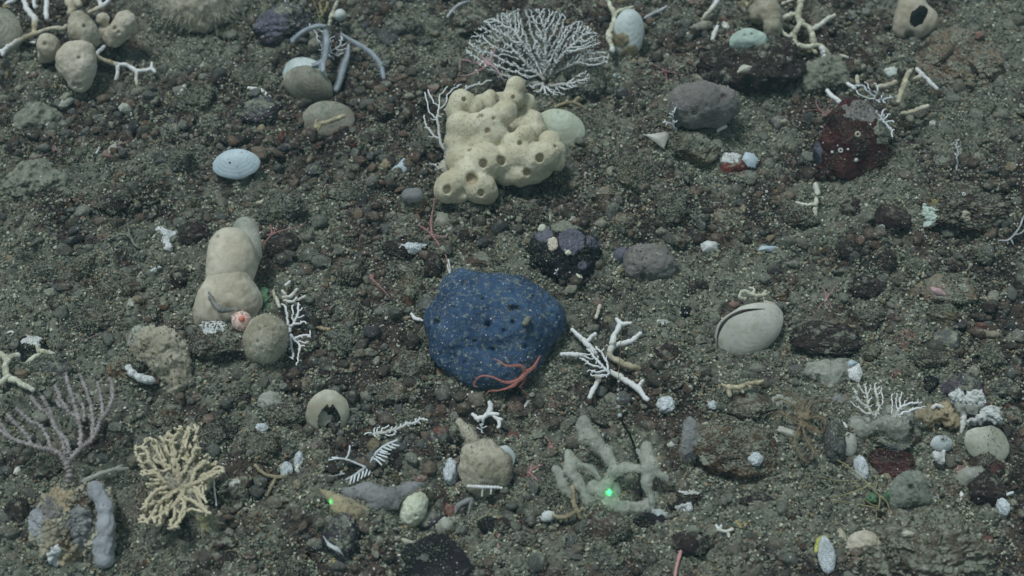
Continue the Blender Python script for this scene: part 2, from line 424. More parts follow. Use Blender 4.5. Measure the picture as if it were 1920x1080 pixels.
def lacy(a, name, label, cat, root, poly, m, r0=4, rt=.9, group=None, parts=5, partname='branch', sides=5, exp=2.3, parent=None, knob=.15, twig=0, **kw):
    nd, par = colonize(root, poly, **kw); n = len(nd); ch = [[] for _ in range(n)]
    for i in range(1, n): ch[par[i]].append(i)
    w = np.zeros(n)
    for i in range(n-1, -1, -1): w[i] = 1 if not ch[i] else sum(w[c] for c in ch[i])
    tot = w[0]; R = rt+(r0-rt)*(w/tot)**(1/exp)
    R = np.where(w <= 1, rt, R)
    W = np.array([a.p(*q) for q in nd])
    # cut into parts at the heaviest limbs
    seg = [0]; 
    while len(seg) < parts:
        c = [k for s in seg for k in limb_children(s, ch, w)]
        c = [k for k in c if k not in seg]
        if not c: break
        b = max(c, key=lambda k: w[k])
        if w[b] < tot*.04: break
        seg.append(b)
    seg = set(seg); top = parent or thing(a, name, label, cat, group)
    for s0 in sorted(seg):
        mb = MB(); st = [(par[s0] if par[s0] >= 0 else s0, s0)] if par[s0] >= 0 else [(0, c) for c in ch[0]]
        if s0 == 0: st = [(0, c) for c in ch[0] if c not in seg]
        while st:
            p, c = st.pop(); chain = [p, c]
            while True:
                k = [x for x in ch[chain[-1]] if x not in seg]
                if not k: break
                b = max(k, key=lambda x: w[x])
                for x in k:
                    if x != b: st.append((chain[-1], x))
                chain.append(b)
            ww = W[chain]; rr = R[chain].copy()
            if len(chain) > 1: rr[0] = min(rr[0], rr[1]*1.15)
            tt = np.clip(1-(R[chain]-rt)/(r0-rt+1e-6), 0, 1)
            tube(mb, ww, rr*a.s, sides, tt, knob)
        if mb.n: put(a, partname, mb, None, m, top)
    return top
def limb_children(s, ch, w):
    out = []; c = s
    while ch[c]:
        k = sorted(ch[c], key=lambda x: -w[x]); out += k[1:]; c = k[0]
        if w[c] < w[s]*.15: break
    if len(out) == 0 and ch[s]: out = [ch[s][0]]
    return out

def star(a, label, c, arms, m, r=5, h=3, group='brittle stars crawling over the sea floor', ar=1.5, hs=None):
    """brittle star: disc and five (or as many as show) banded arms; arms = lists of (x, y[, h])"""
    root = thing(a, 'brittle_star', label, 'brittle star', group)
    v, f = ico(2); ctr = a.p(c[0], c[1], h)
    ang = np.arctan2(v[:, 1], v[:, 0]); d = v*np.array([1, 1, .45])*(1+.18*np.cos(5*ang))[:, None]*r*.85*a.s
    put(a, 'disc', d+ctr, f, m, root)
    for P in arms:
        P = [(c[0], c[1], h)]+[(q[0], q[1], q[2] if len(q) > 2 else 3) for q in P]
        L = sum(math.hypot(P[i+1][0]-P[i][0], P[i+1][1]-P[i][1]) for i in range(len(P)-1)); n = max(8, int(L/1.1))
        Q = catmull(P, n); W = np.array([a.p(*q) for q in Q]); u = np.linspace(0, 1, n)
        R = ar*.78*(1-.72*u)*(1+.28*(np.arange(n) % 2))*a.s
        mb = MB(); tube(mb, W, R, 6, np.where((np.arange(n)//2) % 2, .0, .8))
        # short side spines
        for i in range(1, n-1, 2):
            T = W[i+1]-W[i-1]; sd = np.cross(T, [0, 0, 1.0]); sd /= np.linalg.norm(sd)+1e-9
            for sg in (-1, 1):
                e = W[i]+sd*sg*R[i]*2.1; tube(mb, np.array([W[i], e]), np.array([R[i]*.45, R[i]*.2]), 3, .8, cap=False)
        put(a, 'arm', mb, None, m, root)
    return root

# ------------------------------------------------------------------ shells
def frame(tilt, roll=0):
    t = math.radians(tilt); e1 = np.array([1.0, 0, 0]); e2 = np.array([0, math.cos(t), math.sin(t)]); n = np.array([0, -math.sin(t), math.cos(t)])
    return e1, e2, n
def valve(a, c, rx, ry, rot, H, tilt=30, umbo=.8, ridges=9, ramp=.02, seed=1, nt=72, nr=34, flip=1, thick=2.0, cut=None, wave=.07, fan=0, lens=1.12):
    """one bowed shell valve: c=(x,y,h) centre pixel; rx, ry half sizes in px before turning by rot; umbo towards +y of the shell"""
    e1, e2, n = frame(tilt); ctr = a.p(*c); s = a.s
    fs = 1/max(.3, math.cos(math.radians(tilt-(90-math.degrees(PITCH)))))
    th = np.linspace(0, 2*math.pi, nt, endpoint=False); t = np.linspace(0, 1, nr)
    ox = np.sin(th)*(1+.06*np.cos(2*th)); oy = -np.sign(np.cos(th))*np.abs(np.cos(th))**lens
    ox = ox*(1-.25*np.clip(oy, 0, 1)**2); ux, uy = 0, umbo
    wv = 1+wave*fbm(np.stack([np.cos(th)*1.6, np.sin(th)*1.6, th*0+seed], 1), seed, 3)
    X = ux+t[:, None]*(ox*wv-ux); Y = uy+t[:, None]*(oy*wv-uy)
    q = np.sqrt(np.clip(1-(X**2+Y**2)*.97, 0, 1)); Z = q*H*(1+.25*(Y+.2))
    rg = ramp*np.sin(t*ridges*6.28)[:, None]*np.ones(nt)
    if fan: rg = rg*.4+fan*np.cos(th*26)[None, :]*t[:, None]
    Z = Z*flip+rg*H*.7
    cr, sr = math.cos(math.radians(rot)), math.sin(math.radians(rot))
    def W(X, Y, Z):
        x, y = X*rx, Y*ry; u, v = x*cr-y*sr, x*sr+y*cr
        return ctr+s*(u[..., None]*e1+fs*v[..., None]*e2+Z[..., None]*n)
    V1 = W(X, Y, Z); V2 = W(X*.985, Y*.985, Z-thick)
    F = []
    i = np.arange(nr-1)[:, None]*nt; j = np.arange(nt)[None, :]; k = (j+1) % nt
    F = np.stack([i+j, i+nt+j, i+nt+k, i+k], -1)
    keep = np.ones(F.shape[:2], bool)
    if cut is not None: keep = ~cut(t[:-1, None]*np.ones(nt), th[None, :]*np.ones((nr-1, 1)), X[:-1], Y[:-1])
    Fo = F[keep]; Fi = Fo[:, ::-1]+nr*nt
    b = (nr-1)*nt; Fr = np.stack([b+j[0], b+nr*nt+j[0], b+nr*nt+k[0], b+k[0]], 1)
    if cut is not None: Fr = Fr[keep[-1]]
    return np.concatenate([V1.reshape(-1, 3), V2.reshape(-1, 3)]), np.concatenate([Fo, Fi, Fr]), np.tile(np.repeat(t, nt), 2)
def flocmesh(P, r, seed=1):
    rg = np.random.default_rng(seed); v, f = ico(0); n = len(P)
    q = v[None]*rg.uniform(.4, 1.5, (n, len(v), 1))*(r*rg.uniform(.4, 1.3, n)**1.3)[:, None, None]
    th = rg.uniform(0, 6.283, n); c, s = np.cos(th)[:, None], np.sin(th)[:, None]
    q = np.stack([q[..., 0]*c-q[..., 1]*s, q[..., 0]*s+q[..., 1]*c, q[..., 2]], -1)+P[:, None]
    return q.reshape(-1, 3), (f[None]+np.arange(n)[:, None, None]*len(v)).reshape(-1, 3)
def surfpts(o, n, seed=1, up=None):
    rg = np.random.default_rng(seed); v = world_verts(o); nm = np.empty(len(v)*3, np.float32); o.data.vertices.foreach_get('normal', nm); nm = nm.reshape(-1, 3)
    ok = np.nonzero((nm@(-FWD) > -.2) & (v[:, 2] > gz(v[:, 0], v[:, 1])-.001))[0]
    if up is not None: ok = ok[(nm[ok, 2]*.6+fbm(v[ok]*60, seed, 3)*.7) > up]
    if len(ok) < 5: return None, None
    k = ok[rg.integers(len(ok), size=n)]; j = rg.normal(0, .0006, (n, 3)); return v[k]+j, nm[k]
def dust(o, n, r=2.0, m='fluff', up=.35, seed=1, dim=1):
    if n < 2: return
    P, _ = surfpts(o, n, seed, up)
    if P is None: return
    v, f = flocmesh(P, r*.00055, seed); q = o
    while q.parent: q = q.parent
    rg = np.random.default_rng(seed); c = np.array([SILT, C(86,90,78), C(120,120,102), C(70,70,62)])[rg.integers(4, size=len(P))]*dim; c = np.repeat(c, 12, 0)
    d = bpy.data.objects.new('silt', mesh_np('silt', v-np.array(q.location), [f], None, False, c)); COL.objects.link(d); d.data.materials.append(M[m]); d.parent = q; d['kind'] = 'stuff'
def fuzz(o, n, L=5, r=.45, m='hair', seed=1):
    P, N_ = surfpts(o, n, seed)
    if P is None: return
    rg = np.random.default_rng(seed); D = N_+rg.normal(0, .45, N_.shape); D /= np.linalg.norm(D, axis=1)[:, None]; s = .00055
    mb = MB(); hairs(mb, P, D, L*s, r*s, 3, .4, 3, seed=seed); q = o
    while q.parent: q = q.parent
    v = np.concatenate(mb.v); d = bpy.data.objects.new('fuzz', mesh_np('fuzz', v-np.array(q.location), [np.concatenate(mb.f)])); COL.objects.link(d); d.data.materials.append(M[m]); d.parent = q; d['kind'] = 'stuff'
def oldshell(a, label, parts, m, name='clam_shell', cat='shell', group=None):
    """parts: list of dicts for valve(); one -> a single mesh, more -> children named valve"""
    if len(parts) == 1:
        v, f, t = valve(a, **parts[0]); o = put(a, name, v, f, m, None, t); return tag(o, label, cat, group)
    root = thing(a, name, label, cat, group)
    for p in parts:
        v, f, t = valve(a, **p); put(a, 'valve', v, f, m, root, t)
    return root
def hairs(mb, base, dirs, L, r, n=4, bend=.3, sides=3, t=None, seed=3):
    rg = np.random.default_rng(seed)
    for b, d in zip(base, dirs):
        l = L*rg.uniform(.6, 1.2); u = np.linspace(0, 1, n)[:, None]; q = rg.normal(0, bend, 3)
        W = b+d*l*u+q*l*u*u; tube(mb, W, r*(1-.7*u[:, 0]), sides, t, cap=False)
Q = 1.0; HAZE = 0.028
# ------------------------------------------------------------------ sea floor
M = {}
M['ground'] = None
def ground():
    def axis(a, b, n, far, k):
        c = np.linspace(a, b, n); e = np.geomspace(.004, far, k); return np.concatenate([a-e[::-1], c, b+e])
    xs = axis(-.78, .78, 860, 30, 34); ys = axis(-.52, .74, 700, 30, 34)
    X, Y = np.meshgrid(xs, ys); Z = gz(X, Y, True)
    sm = siltmask(X, Y); p = np.stack([X, Y, X*0], -1)
    Z = Z+.003*sm*(.5+fbm(p*160, 60, 3, .6))
    V = np.stack([X, Y, Z], -1).reshape(-1, 3); nx = len(xs); i = np.arange(len(ys)-1)[:, None]*nx+np.arange(nx-1)[None]
    F = np.stack([i, i+1, i+nx+1, i+nx], -1).reshape(-1, 4)
    br = np.array(C(70, 60, 52)); dk = np.array(C(42, 41, 38)); si = np.array(SILT)*.9
    a = np.clip(.5+.8*fbm(p*30, 80, 4), 0, 1)[..., None]; c = dk*(1-a)+br*a
    c = c*(1-sm[..., None]*.75)+si*sm[..., None]*.75
    c = c*(1+.35*fbm(p*300, 90, 2))[..., None]
    me = mesh_np('sea_floor', V, [F], None, True, np.clip(c.reshape(-1, 3), .005, .8))
    m = mat('ground', 'Col', mott=.45, bump=1.0, bsc=700, speck=.06, sc=50, rough=.9)
    o = link(me, 'sea_floor', m, (0, 0, 0)); o['kind'] = 'structure'; return o
ground()

PAL = [((70, 57, 49), 6), ((50, 44, 41), 8), ((86, 70, 58), 2.8), ((72, 74, 70), 3), ((92, 92, 84), 2.5), ((112, 110, 96), 1.2), ((76, 60, 52), 1.0), ((60, 60, 62), 3), ((108, 96, 70), .5), ((88, 54, 48), .35), ((165, 167, 155), .3)]
def scatter(name, n, r0, r1, sub, label, m, pal=PAL, mode='grain', seed=1, sink=.2, power=2.2, silt=0, flat=.8, jag=.3, clump=0):
    rg = np.random.default_rng(seed); K = 8 if sub < 2 else 16; vs = []
    for k in range(K):
        v, f = ico(sub); q = v*(1+jag*fbm(v*1.3+k*9, k+seed, 3)[:, None])
        if sub >= 2 and mode != 'floc': q = rockverts(sub, seed*100+k, .8, .32, .10)[0]
        if mode == 'floc': q = v*rg.uniform(.35, 1.5, len(v))[:, None] if sub < 2 else v*(1+.35*fbm(v*2+k*5, k, 2)[:, None]+rg.uniform(-.28, .28, len(v))[:, None])
        vs.append(q)
    vs = np.array(vs)
    x = rg.uniform(-.72, .72, n*3); y = rg.uniform(-.48, .70, n*3); pr = np.ones(n*3)
    px = PIX(np.stack([x, y, x*0], 1)); out = (px[:, 0] < -60) | (px[:, 0] > 1980) | (px[:, 1] < -60) | (px[:, 1] > 1140)
    pr[out] *= .3
    sm = siltmask(x, y)
    pr *= (.10+sm**2.2 if mode == 'floc' else (1-sm*.75))
    k = np.argsort(rg.random(n*3)/np.maximum(pr, 1e-6))[:n]; x, y, sm = x[k], y[k], sm[k]
    r = r0+(r1-r0)*rg.random(n)**power; z = gz(x, y, True)+r*(1-2*sink)*.6
    if mode == 'floc': z = z+.004*sm*rg.random(n)-.0005
    if clump:
        k0 = n//clump; cr = np.repeat(.0015+.005*rg.random(k0)**2, clump); kk = np.repeat(np.arange(k0), clump); rest = n-len(kk); kk = np.concatenate([kk, np.arange(rest)]); cr = np.concatenate([cr, np.full(rest, .002)])
        d = rg.normal(size=(n, 3)); d /= np.linalg.norm(d, axis=1)[:, None]; d *= (rg.random(n)**.4*cr)[:, None]; x = x[kk]+d[:, 0]; y = y[kk]+d[:, 1]; sm = sm[kk]; z = gz(x, y, True)+np.abs(d[:, 2])*.75
    q = rg.normal(size=(n, 4)); q /= np.linalg.norm(q, axis=1)[:, None]; a, b, c, d = q.T
    Rm = np.stack([1-2*(c*c+d*d), 2*(b*c-a*d), 2*(b*d+a*c), 2*(b*c+a*d), 1-2*(b*b+d*d), 2*(c*d-a*b), 2*(b*d-a*c), 2*(c*d+a*b), 1-2*(b*b+c*c)], 1).reshape(n, 3, 3)
    sc = rg.uniform(.55, 1.15, (n, 3))*r[:, None]
    P = vs[rg.integers(K, size=n)]*sc[:, None, :]; P = np.einsum('nvi,nji->nvj', P, Rm); P[..., 2] *= flat
    P = P+np.stack([x, y, z], 1)[:, None]
    nv = P.shape[1]; F = (ico(sub)[1][None]+np.arange(n)[:, None, None]*nv).reshape(-1, 3)
    wt = np.array([p[1] for p in pal]); pc = np.array([C(*p[0]) for p in pal]); c = pc[rg.choice(len(pal), n, p=wt/wt.sum())]
    c = c*rg.uniform(.65, 1.35, (n, 1))
    s = np.clip(silt*(.3+sm+rg.uniform(-.3, .3, n)), 0, .85)[:, None]; c = c*(1-s)+np.array(SILT)*s
    c = np.repeat(np.clip(c, .005, .8), nv, 0)
    me = mesh_np(name, P.reshape(-1, 3), [F], None, mode != 'floc', c)
    o = link(me, name, m, (0, 0, 0)); tag(o, label, None, None, 'stuff'); o['category'] = 'sediment'; return o
mg = mat('gravel', 'Col', mott=.6, bump=1.0, bsc=600, speck=.08, silt=.35)
scatter('gravel', int(14000*Q), .0016, .0092, 2, 'dark brown and grey gravel spread between the stones', mg, seed=2, silt=.36, power=3.8, jag=.42)
scatter('coarse_sand', int(120000*Q), .0005, .0017, 1, 'coarse sand grains of mixed dark and pale tones', mg, seed=3, silt=.14, power=1.5,
        pal=PAL+[((190, 190, 178), .5), ((150, 148, 135), 1.2)], jag=.5)
M['fluff'] = mat('fluff', 'Col', mott=.45, bump=.8, bsc=900, rough=1, spec=.05)
FP = [((120, 123, 107), 4), ((98, 100, 88), 4), ((152, 152, 133), 2.4), ((72, 73, 67), 2.5), ((124, 109, 82), 1.4), ((100, 112, 94), 1.0)]
scatter('silt_fluff', int(110000*Q), .0006, .0021, 0, 'fluffy grey green silt lying in drifts over the gravel', M['fluff'], pal=FP, mode='floc', seed=5, power=2.2)
scatter('silt_puffs', int(150000*Q), .0005, .0015, 0, 'soft puffs of grey green silt between the stones', M['fluff'], pal=FP, mode='floc', seed=7, power=2.0, flat=1, clump=15)
scatter('shell_sand', int(3500*Q), .0004, .0011, 0, 'tiny white shell grains sprinkled over the sea floor', mat('grain', 'Col', mott=.1, bump=0),
        pal=[((200, 202, 195), 3), ((165, 165, 155), 3)], seed=6, sink=0, power=1.6)

# ------------------------------------------------------------------ materials
def R(name, c, **k):
    d = dict(c2=None, sc=45, bump=1.0, bsc=450, silt=.5, speck=.05, mott=.5); d.update(k); M[name] = mat(name, C(*c), **d)
R('rock_brown', (72, 60, 52), c2=C(46, 41, 38))
R('rock_dark', (52, 44, 42), c2=C(32, 28, 29), silt=.35)
R('rock_black', (38, 36, 42), c2=C(22, 21, 26), speck=.07, silt=.2)
R('rock_grey', (82, 82, 80), c2=C(56, 57, 56))
R('rock_olive', (82, 76, 58), c2=C(56, 52, 42))
R('rock_red', (66, 37, 36), c2=C(42, 26, 28), silt=.1, rough=.5, mott=.2, speck=.012, bump=.35)
R('rock_tan', (108, 92, 74), c2=C(78, 66, 54), speck=.12)
R('rock_rust', (98, 76, 54), c2=C(58, 46, 38), sc=30)
R('rock_silty', (96, 94, 80), c2=C(66, 62, 54), silt=.9)
R('rock_purple', (66, 60, 68), c2=C(44, 42, 50), speck=.14)
R('brick', (108, 52, 46), c2=C(74, 38, 36), silt=.45)
R('yellow_stone', (150, 138, 84), c2=C(112, 102, 64), silt=.3, speck=0)
R('pink_stone', (120, 92, 82), c2=C(92, 72, 66), silt=.4)
R('white_stone', (175, 182, 176), c2=C(130, 136, 132), silt=.2, speck=0)
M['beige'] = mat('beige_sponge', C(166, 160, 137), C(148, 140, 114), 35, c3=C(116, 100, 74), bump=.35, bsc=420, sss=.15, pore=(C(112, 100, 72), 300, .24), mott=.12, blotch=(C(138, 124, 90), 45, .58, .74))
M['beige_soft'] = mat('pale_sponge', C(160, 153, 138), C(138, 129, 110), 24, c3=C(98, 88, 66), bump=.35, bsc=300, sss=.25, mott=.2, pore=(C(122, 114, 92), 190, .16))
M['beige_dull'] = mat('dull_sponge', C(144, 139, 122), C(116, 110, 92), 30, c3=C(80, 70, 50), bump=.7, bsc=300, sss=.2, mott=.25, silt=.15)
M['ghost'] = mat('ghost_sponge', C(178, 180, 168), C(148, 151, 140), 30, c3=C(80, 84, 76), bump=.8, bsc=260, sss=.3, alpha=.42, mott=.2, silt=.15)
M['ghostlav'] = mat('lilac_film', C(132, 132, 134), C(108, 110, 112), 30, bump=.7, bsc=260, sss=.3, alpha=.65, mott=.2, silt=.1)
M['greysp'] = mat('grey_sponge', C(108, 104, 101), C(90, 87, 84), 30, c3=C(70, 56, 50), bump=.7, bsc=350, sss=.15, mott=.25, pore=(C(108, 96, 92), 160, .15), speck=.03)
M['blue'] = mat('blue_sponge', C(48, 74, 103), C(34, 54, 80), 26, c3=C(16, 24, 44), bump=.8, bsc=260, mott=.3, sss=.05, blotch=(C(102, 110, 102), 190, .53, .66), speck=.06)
M['white_lump'] = mat('pale_lump', C(164, 170, 168), C(126, 132, 132), 30, bump=.4, sss=.3, mott=.2, silt=.2)
M['greenwhite'] = mat('pale_green_sponge', C(150, 166, 156), C(124, 140, 130), 40, c3=C(110, 120, 96), bump=.5, sss=.2, mott=.15)
M['cream'] = mat('cream_ball', C(172, 176, 156), C(146, 150, 130), 60, c3=C(130, 110, 70), bump=.5, sss=.2, mott=.15)
M['orange'] = mat('orange_sponge', C(138, 124, 96), C(114, 104, 82), 40, bump=.5, silt=.3, mott=.25)
M['shell'] = mat('shell_blue', C(158, 168, 168), C(134, 144, 142), 22, bump=.15, rough=.5, mott=.12, silt=.25, spec=.4, band=(C(128, 136, 132), 38, .36), blotch=(C(120, 116, 96), 55, .56, .74))
M['shell_white'] = mat('shell_white', C(142, 158, 168), C(126, 142, 150), 22, bump=.15, rough=.45, mott=.1, silt=.12, spec=.4, band=(C(165, 172, 172), 50, .28), blotch=(C(120, 116, 96), 55, .56, .74))
M['shell_clam'] = mat('shell_cream', C(156, 155, 145), C(136, 134, 124), 26, bump=.2, rough=.6, mott=.12, silt=.15, speck=.02, band=(C(148, 144, 132), 46, .24), blotch=(C(120, 116, 96), 55, .56, .74))
M['shell_dull'] = mat('shell_dull', C(136, 132, 118), C(104, 100, 88), 26, bump=.35, rough=.7, mott=.25, silt=.55, band=(C(100, 94, 80), 40, .18))
M['shell_in'] = mat('shell_pearly', C(162, 160, 146), C(128, 124, 106), 20, bump=.2, rough=.5, mott=.15, silt=.3, band=(C(132, 124, 104), 30, .42), blotch=(C(120, 116, 96), 55, .56, .74))
M['coral'] = mat('coral_white', C(186, 192, 202), C(160, 166, 176), 80, c3=C(194, 200, 212), bump=.5, bsc=900, mott=.15, rough=.8, blotch=(C(140, 138, 118), 90, .60, .74))
M['coral_dull'] = mat('coral_grey', C(150, 154, 158), C(120, 124, 124), 80, c3=C(172, 178, 184), bump=.5, bsc=900, mott=.25)
M['fan'] = mat('coral_fan', C(146, 146, 142), C(122, 120, 112), 60, c3=C(178, 182, 184), bump=.4, bsc=900, mott=.15)
M['coral_beige'] = mat('coral_beige', C(184, 182, 162), C(142, 138, 116), 90, c3=C(204, 204, 194), bump=.8, bsc=900, mott=.4, speck=.04, blotch=(C(110, 104, 82), 120, .56, .68))
M['coral_mix'] = mat('coral_mix', C(168, 158, 126), C(124, 114, 88), 90, c3=C(208, 216, 226), bump=.8, bsc=900, mott=.3, blotch=(C(116, 112, 90), 110, .56, .7))
M['coral_brown'] = mat('coral_brown', C(140, 128, 98), C(100, 92, 68), 90, c3=C(170, 160, 132), bump=.9, bsc=700, mott=.4, silt=.25)
M['lilac'] = mat('lilac_fan', C(146, 138, 136), C(116, 109, 107), 160, c3=C(156, 148, 146), bump=.9, bsc=1000, mott=.35)
M['pen'] = mat('pale_pen', C(126, 134, 142), C(106, 114, 120), 60, bump=.3, mott=.2, sss=.2)
M['star'] = mat('pink_star', C(128, 98, 98), C(98, 72, 72), 200, c3=C(158, 112, 108), bump=.4, mott=.2)
M['star_dull'] = mat('dull_star', C(116, 96, 98), C(88, 72, 74), 200, c3=C(134, 110, 110), bump=.4, mott=.2)
M['star_red'] = mat('red_star', C(146, 84, 72), C(116, 64, 56), 150, c3=C(164, 104, 90), bump=.4, mott=.2)
M['star_pale'] = mat('pale_star', C(156, 122, 128), C(130, 100, 108), 150, c3=C(170, 134, 138), bump=.4, mott=.2)
M['lace'] = mat('bryozoan', C(186, 194, 196), C(160, 166, 166), 60, bump=.5, bsc=600, mott=.25, silt=.25, pore=(C(96, 100, 98), 1000, .42))
M['lace_big'] = mat('bryozoan_comb', C(168, 175, 180), C(140, 146, 148), 60, bump=.5, mott=.1, pore=(C(96, 102, 102), 900, .46))
M['crust'] = mat('white_crust', C(198, 204, 200), C(150, 154, 148), 150, bump=1, bsc=700, mott=.3)
M['purple_crust'] = mat('purple_crust', C(88, 88, 100), C(70, 70, 80), 60, bump=.5, mott=.25, speck=.04)
M['yellow'] = mat('yellow_hydroid', C(128, 122, 84), C(98, 94, 64), 60, bump=.4, mott=.2)
M['anem'] = mat('pink_anemone', C(226, 160, 148), C(210, 144, 132), 60, c3=C(222, 160, 146), bump=.3, mott=.1, sss=.3)
M['anem_pit'] = mat('anemone_mouth', C(206, 108, 92), C(180, 88, 76), 60, bump=.3, mott=.1)
M['yanem'] = mat('yellow_anemone', C(146, 140, 92), C(116, 112, 76), 60, bump=.3, mott=.15, sss=.2)
M['hair'] = mat('cream_hair', C(168, 164, 146), C(140, 136, 118), 60, bump=0, mott=.2, sss=.1)
M['hairthin'] = mat('brown_hair', C(110, 100, 78), C(84, 76, 60), 60, bump=0, mott=.2)
M['black'] = mat('black_wire', C(24, 24, 22), C(14, 14, 14), 60, bump=0, mott=.2, rough=.5)
M['shard'] = mat('black_shard', C(30, 34, 36), C(20, 22, 24), 60, bump=.8, mott=.4, rough=.7, speck=.03)
M['bead'] = mat('clear_bead', C(150, 160, 164), C(130, 138, 142), 60, bump=0, mott=.1, sss=.4, rough=.3, alpha=.8)
M['gap'] = mat('dark_gap', C(64, 60, 54), C(48, 45, 41), 60, bump=.3, mott=.3)
M['greenweed'] = mat('green_growth', C(74, 110, 78), C(58, 84, 60), 60, bump=.4, mott=.3, silt=.3)
M['worm'] = mat('grey_worm', C(112, 112, 108), C(92, 92, 88), 80, bump=.4, mott=.2)
M['tan'] = mat('tan_sponge', C(130, 124, 108), C(100, 94, 78), 30, bump=.5, mott=.2, pore=(C(104, 96, 78), 420, .2))
M['pinkish'] = mat('pinkish_shell', C(160, 128, 130), C(126, 104, 108), 120, bump=.4, mott=.2)
M['crin'] = mat('feather_star', C(114, 102, 78), C(86, 76, 60), 120, c3=C(140, 118, 82), bump=.4, mott=.3)
M['tube'] = mat('blue_white_tube', C(136, 139, 144), C(108, 111, 116), 22, bump=.6, bsc=260, sss=.3, mott=.15, silt=.15, alpha=.92)
M['stain'] = mat('brown_stain', C(128, 110, 80), C(136, 120, 92), 50, bump=.3, mott=.2, alpha=.6)
M['veil'] = mat('veil_sponge', C(176, 168, 150), C(150, 140, 118), 22, c3=C(98, 88, 66), bump=.3, bsc=300, sss=.35, mott=.15, alpha=.8)
def kidsof(r): return [q for q in COL.objects if q.parent == r]
# ------------------------------------------------------------------ things, from the top of the frame down
# --- big cream lobed sponge
a = A(930, 345); LAND.append(('the big cream lobed sponge', 930, 275))
big = thing(a, 'lobed_sponge', 'big cream knobbly sponge full of round holes, just under the white coral fan', 'sponge')
S_ = lambda L, d: [tuple(q[:3])+(q[3]-d,) for q in L]
blob(a, 'sponge_body', S_([
 (866,192,92,26),(858,208,78,24),(885,205,80,24),(920,182,72,15),(968,162,112,20),(962,185,98,22),(985,195,70,22),(1000,225,58,20),
 (865,238,85,30),(890,240,88,28),(918,230,98,28),(945,212,112,24),(952,205,118,18),(925,250,85,28),
 (860,268,66,28),(900,275,60,36),(865,300,50,32),(910,305,62,36),(880,330,48,32),(848,345,40,27),(838,356,30,26),(862,366,22,18),(900,352,42,30),(912,362,30,22),
 (950,300,55,30),(962,275,72,26),(985,255,88,22),(975,290,66,30),(1000,300,60,30),(975,325,40,26),(948,328,34,22),(1000,322,36,24),(1022,290,72,28),(1038,285,60,24),(1030,265,72,22),(1045,305,48,16),(1015,315,40,22),
 (900,305,15,46),(960,295,12,42),(940,200,40,30),(978,232,50,26),(1000,250,40,30),(940,262,55,30),(905,205,60,30)], 0),
 M['beige'], big, k=2.7, res=1.4, amp=1.2, nsc=14, amp2=.3, nsc2=4, rim=.4,
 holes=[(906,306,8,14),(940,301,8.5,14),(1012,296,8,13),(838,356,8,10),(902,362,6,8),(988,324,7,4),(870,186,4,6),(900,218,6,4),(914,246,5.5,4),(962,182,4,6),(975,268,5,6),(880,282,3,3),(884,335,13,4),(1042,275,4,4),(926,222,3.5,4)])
# --- blue sponge
a = A(930, 690); LAND.append(('the big blue sponge', 925, 617))
bl = thing(a, 'blue_sponge', 'big rounded blue sponge dusted with pale sand in the middle of the sea floor', 'sponge')
blob(a, 'sponge_body', [(868,562,80,46),(895,590,70,62),(985,580,75,52),(960,560,85,46),(930,620,50,80),(870,620,50,66),(980,612,50,62),(880,670,20,50),(955,668,34,55),(925,640,0,80),(845,610,40,42),(1010,600,50,46),(996,636,34,38),(840,600,50,46),(850,655,34,44),(895,684,32,46),(940,686,34,44),(1015,600,60,46),(990,652,36,40),(870,550,78,48),(928,570,88,50),(922,562,84,48),(905,562,84,48),(950,562,84,48),(965,610,60,70)],
 M['blue'], bl, k=5, res=1.8, amp=3.2, nsc=26, amp2=1.2, nsc2=9,
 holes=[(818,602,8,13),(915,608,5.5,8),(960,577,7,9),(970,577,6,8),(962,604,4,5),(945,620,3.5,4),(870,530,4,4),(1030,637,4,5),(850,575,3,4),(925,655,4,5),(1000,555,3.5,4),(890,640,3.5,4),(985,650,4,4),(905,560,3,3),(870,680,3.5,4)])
blob(a, 'sand_patch', [(986,603,122,7),(990,598,122,6),(984,608,119,5)], M['rock_silty'], bl, k=2, res=1.2, amp=1.2, nsc=5, flat=False)
# --- closed cream clam on the right
a = A(1405, 660); LAND.append(('the closed cream clam', 1405, 612))
cl = thing(a, 'clam', 'closed cream clam with a dark gape along its upper left edge', 'clam')
v, f, t = valve(a, c=(1405,616,30), rx=50, ry=69, rot=-60, H=26, tilt=46, umbo=.88, ridges=10, ramp=.012, wave=.03)
clv = put(a, 'valve', v, f, M['shell_clam'], cl, t)
CLAMGAP = [(1346,650),(1345,632),(1352,611),(1367,595),(1390,584),(1412,580),(1434,579)]
blob(a, 'hinge', [(1448,574,46,8,1462,588,40,6),(1436,568,48,6,1448,574,46,7)], M['shell_in'], cl, k=2, res=1.3, flat=False)
a = A(1378, 585)
blob_ = blob(a, 'sea_snail', [(1376,572,54,7),(1383,571,56,6),(1370,570,54,4)], M['pink_stone'], None, k=2, res=1, flat=False); tag(blob_, 'small round pinkish snail sitting on the rim of the cream clam', 'snail')
coral(A(1415,575), 'coral_fragment', 'knobbly beige coral piece lying on top of the closed cream clam', 'coral', [
 [(1386,556,70,2.5),(1392,546,74,3.5),(1402,548,74,4)],[(1402,548,74,4),(1412,553,72,4),(1428,554,70,3.5),(1438,552,70,3)],[(1412,553,72,3.5),(1414,543,76,2.5),(1405,539,78,2)],[(1428,554,70,3),(1436,545,74,2.5)],[(1386,556,70,2.6),(1394,560,68,2.4)]], M['coral_beige'])

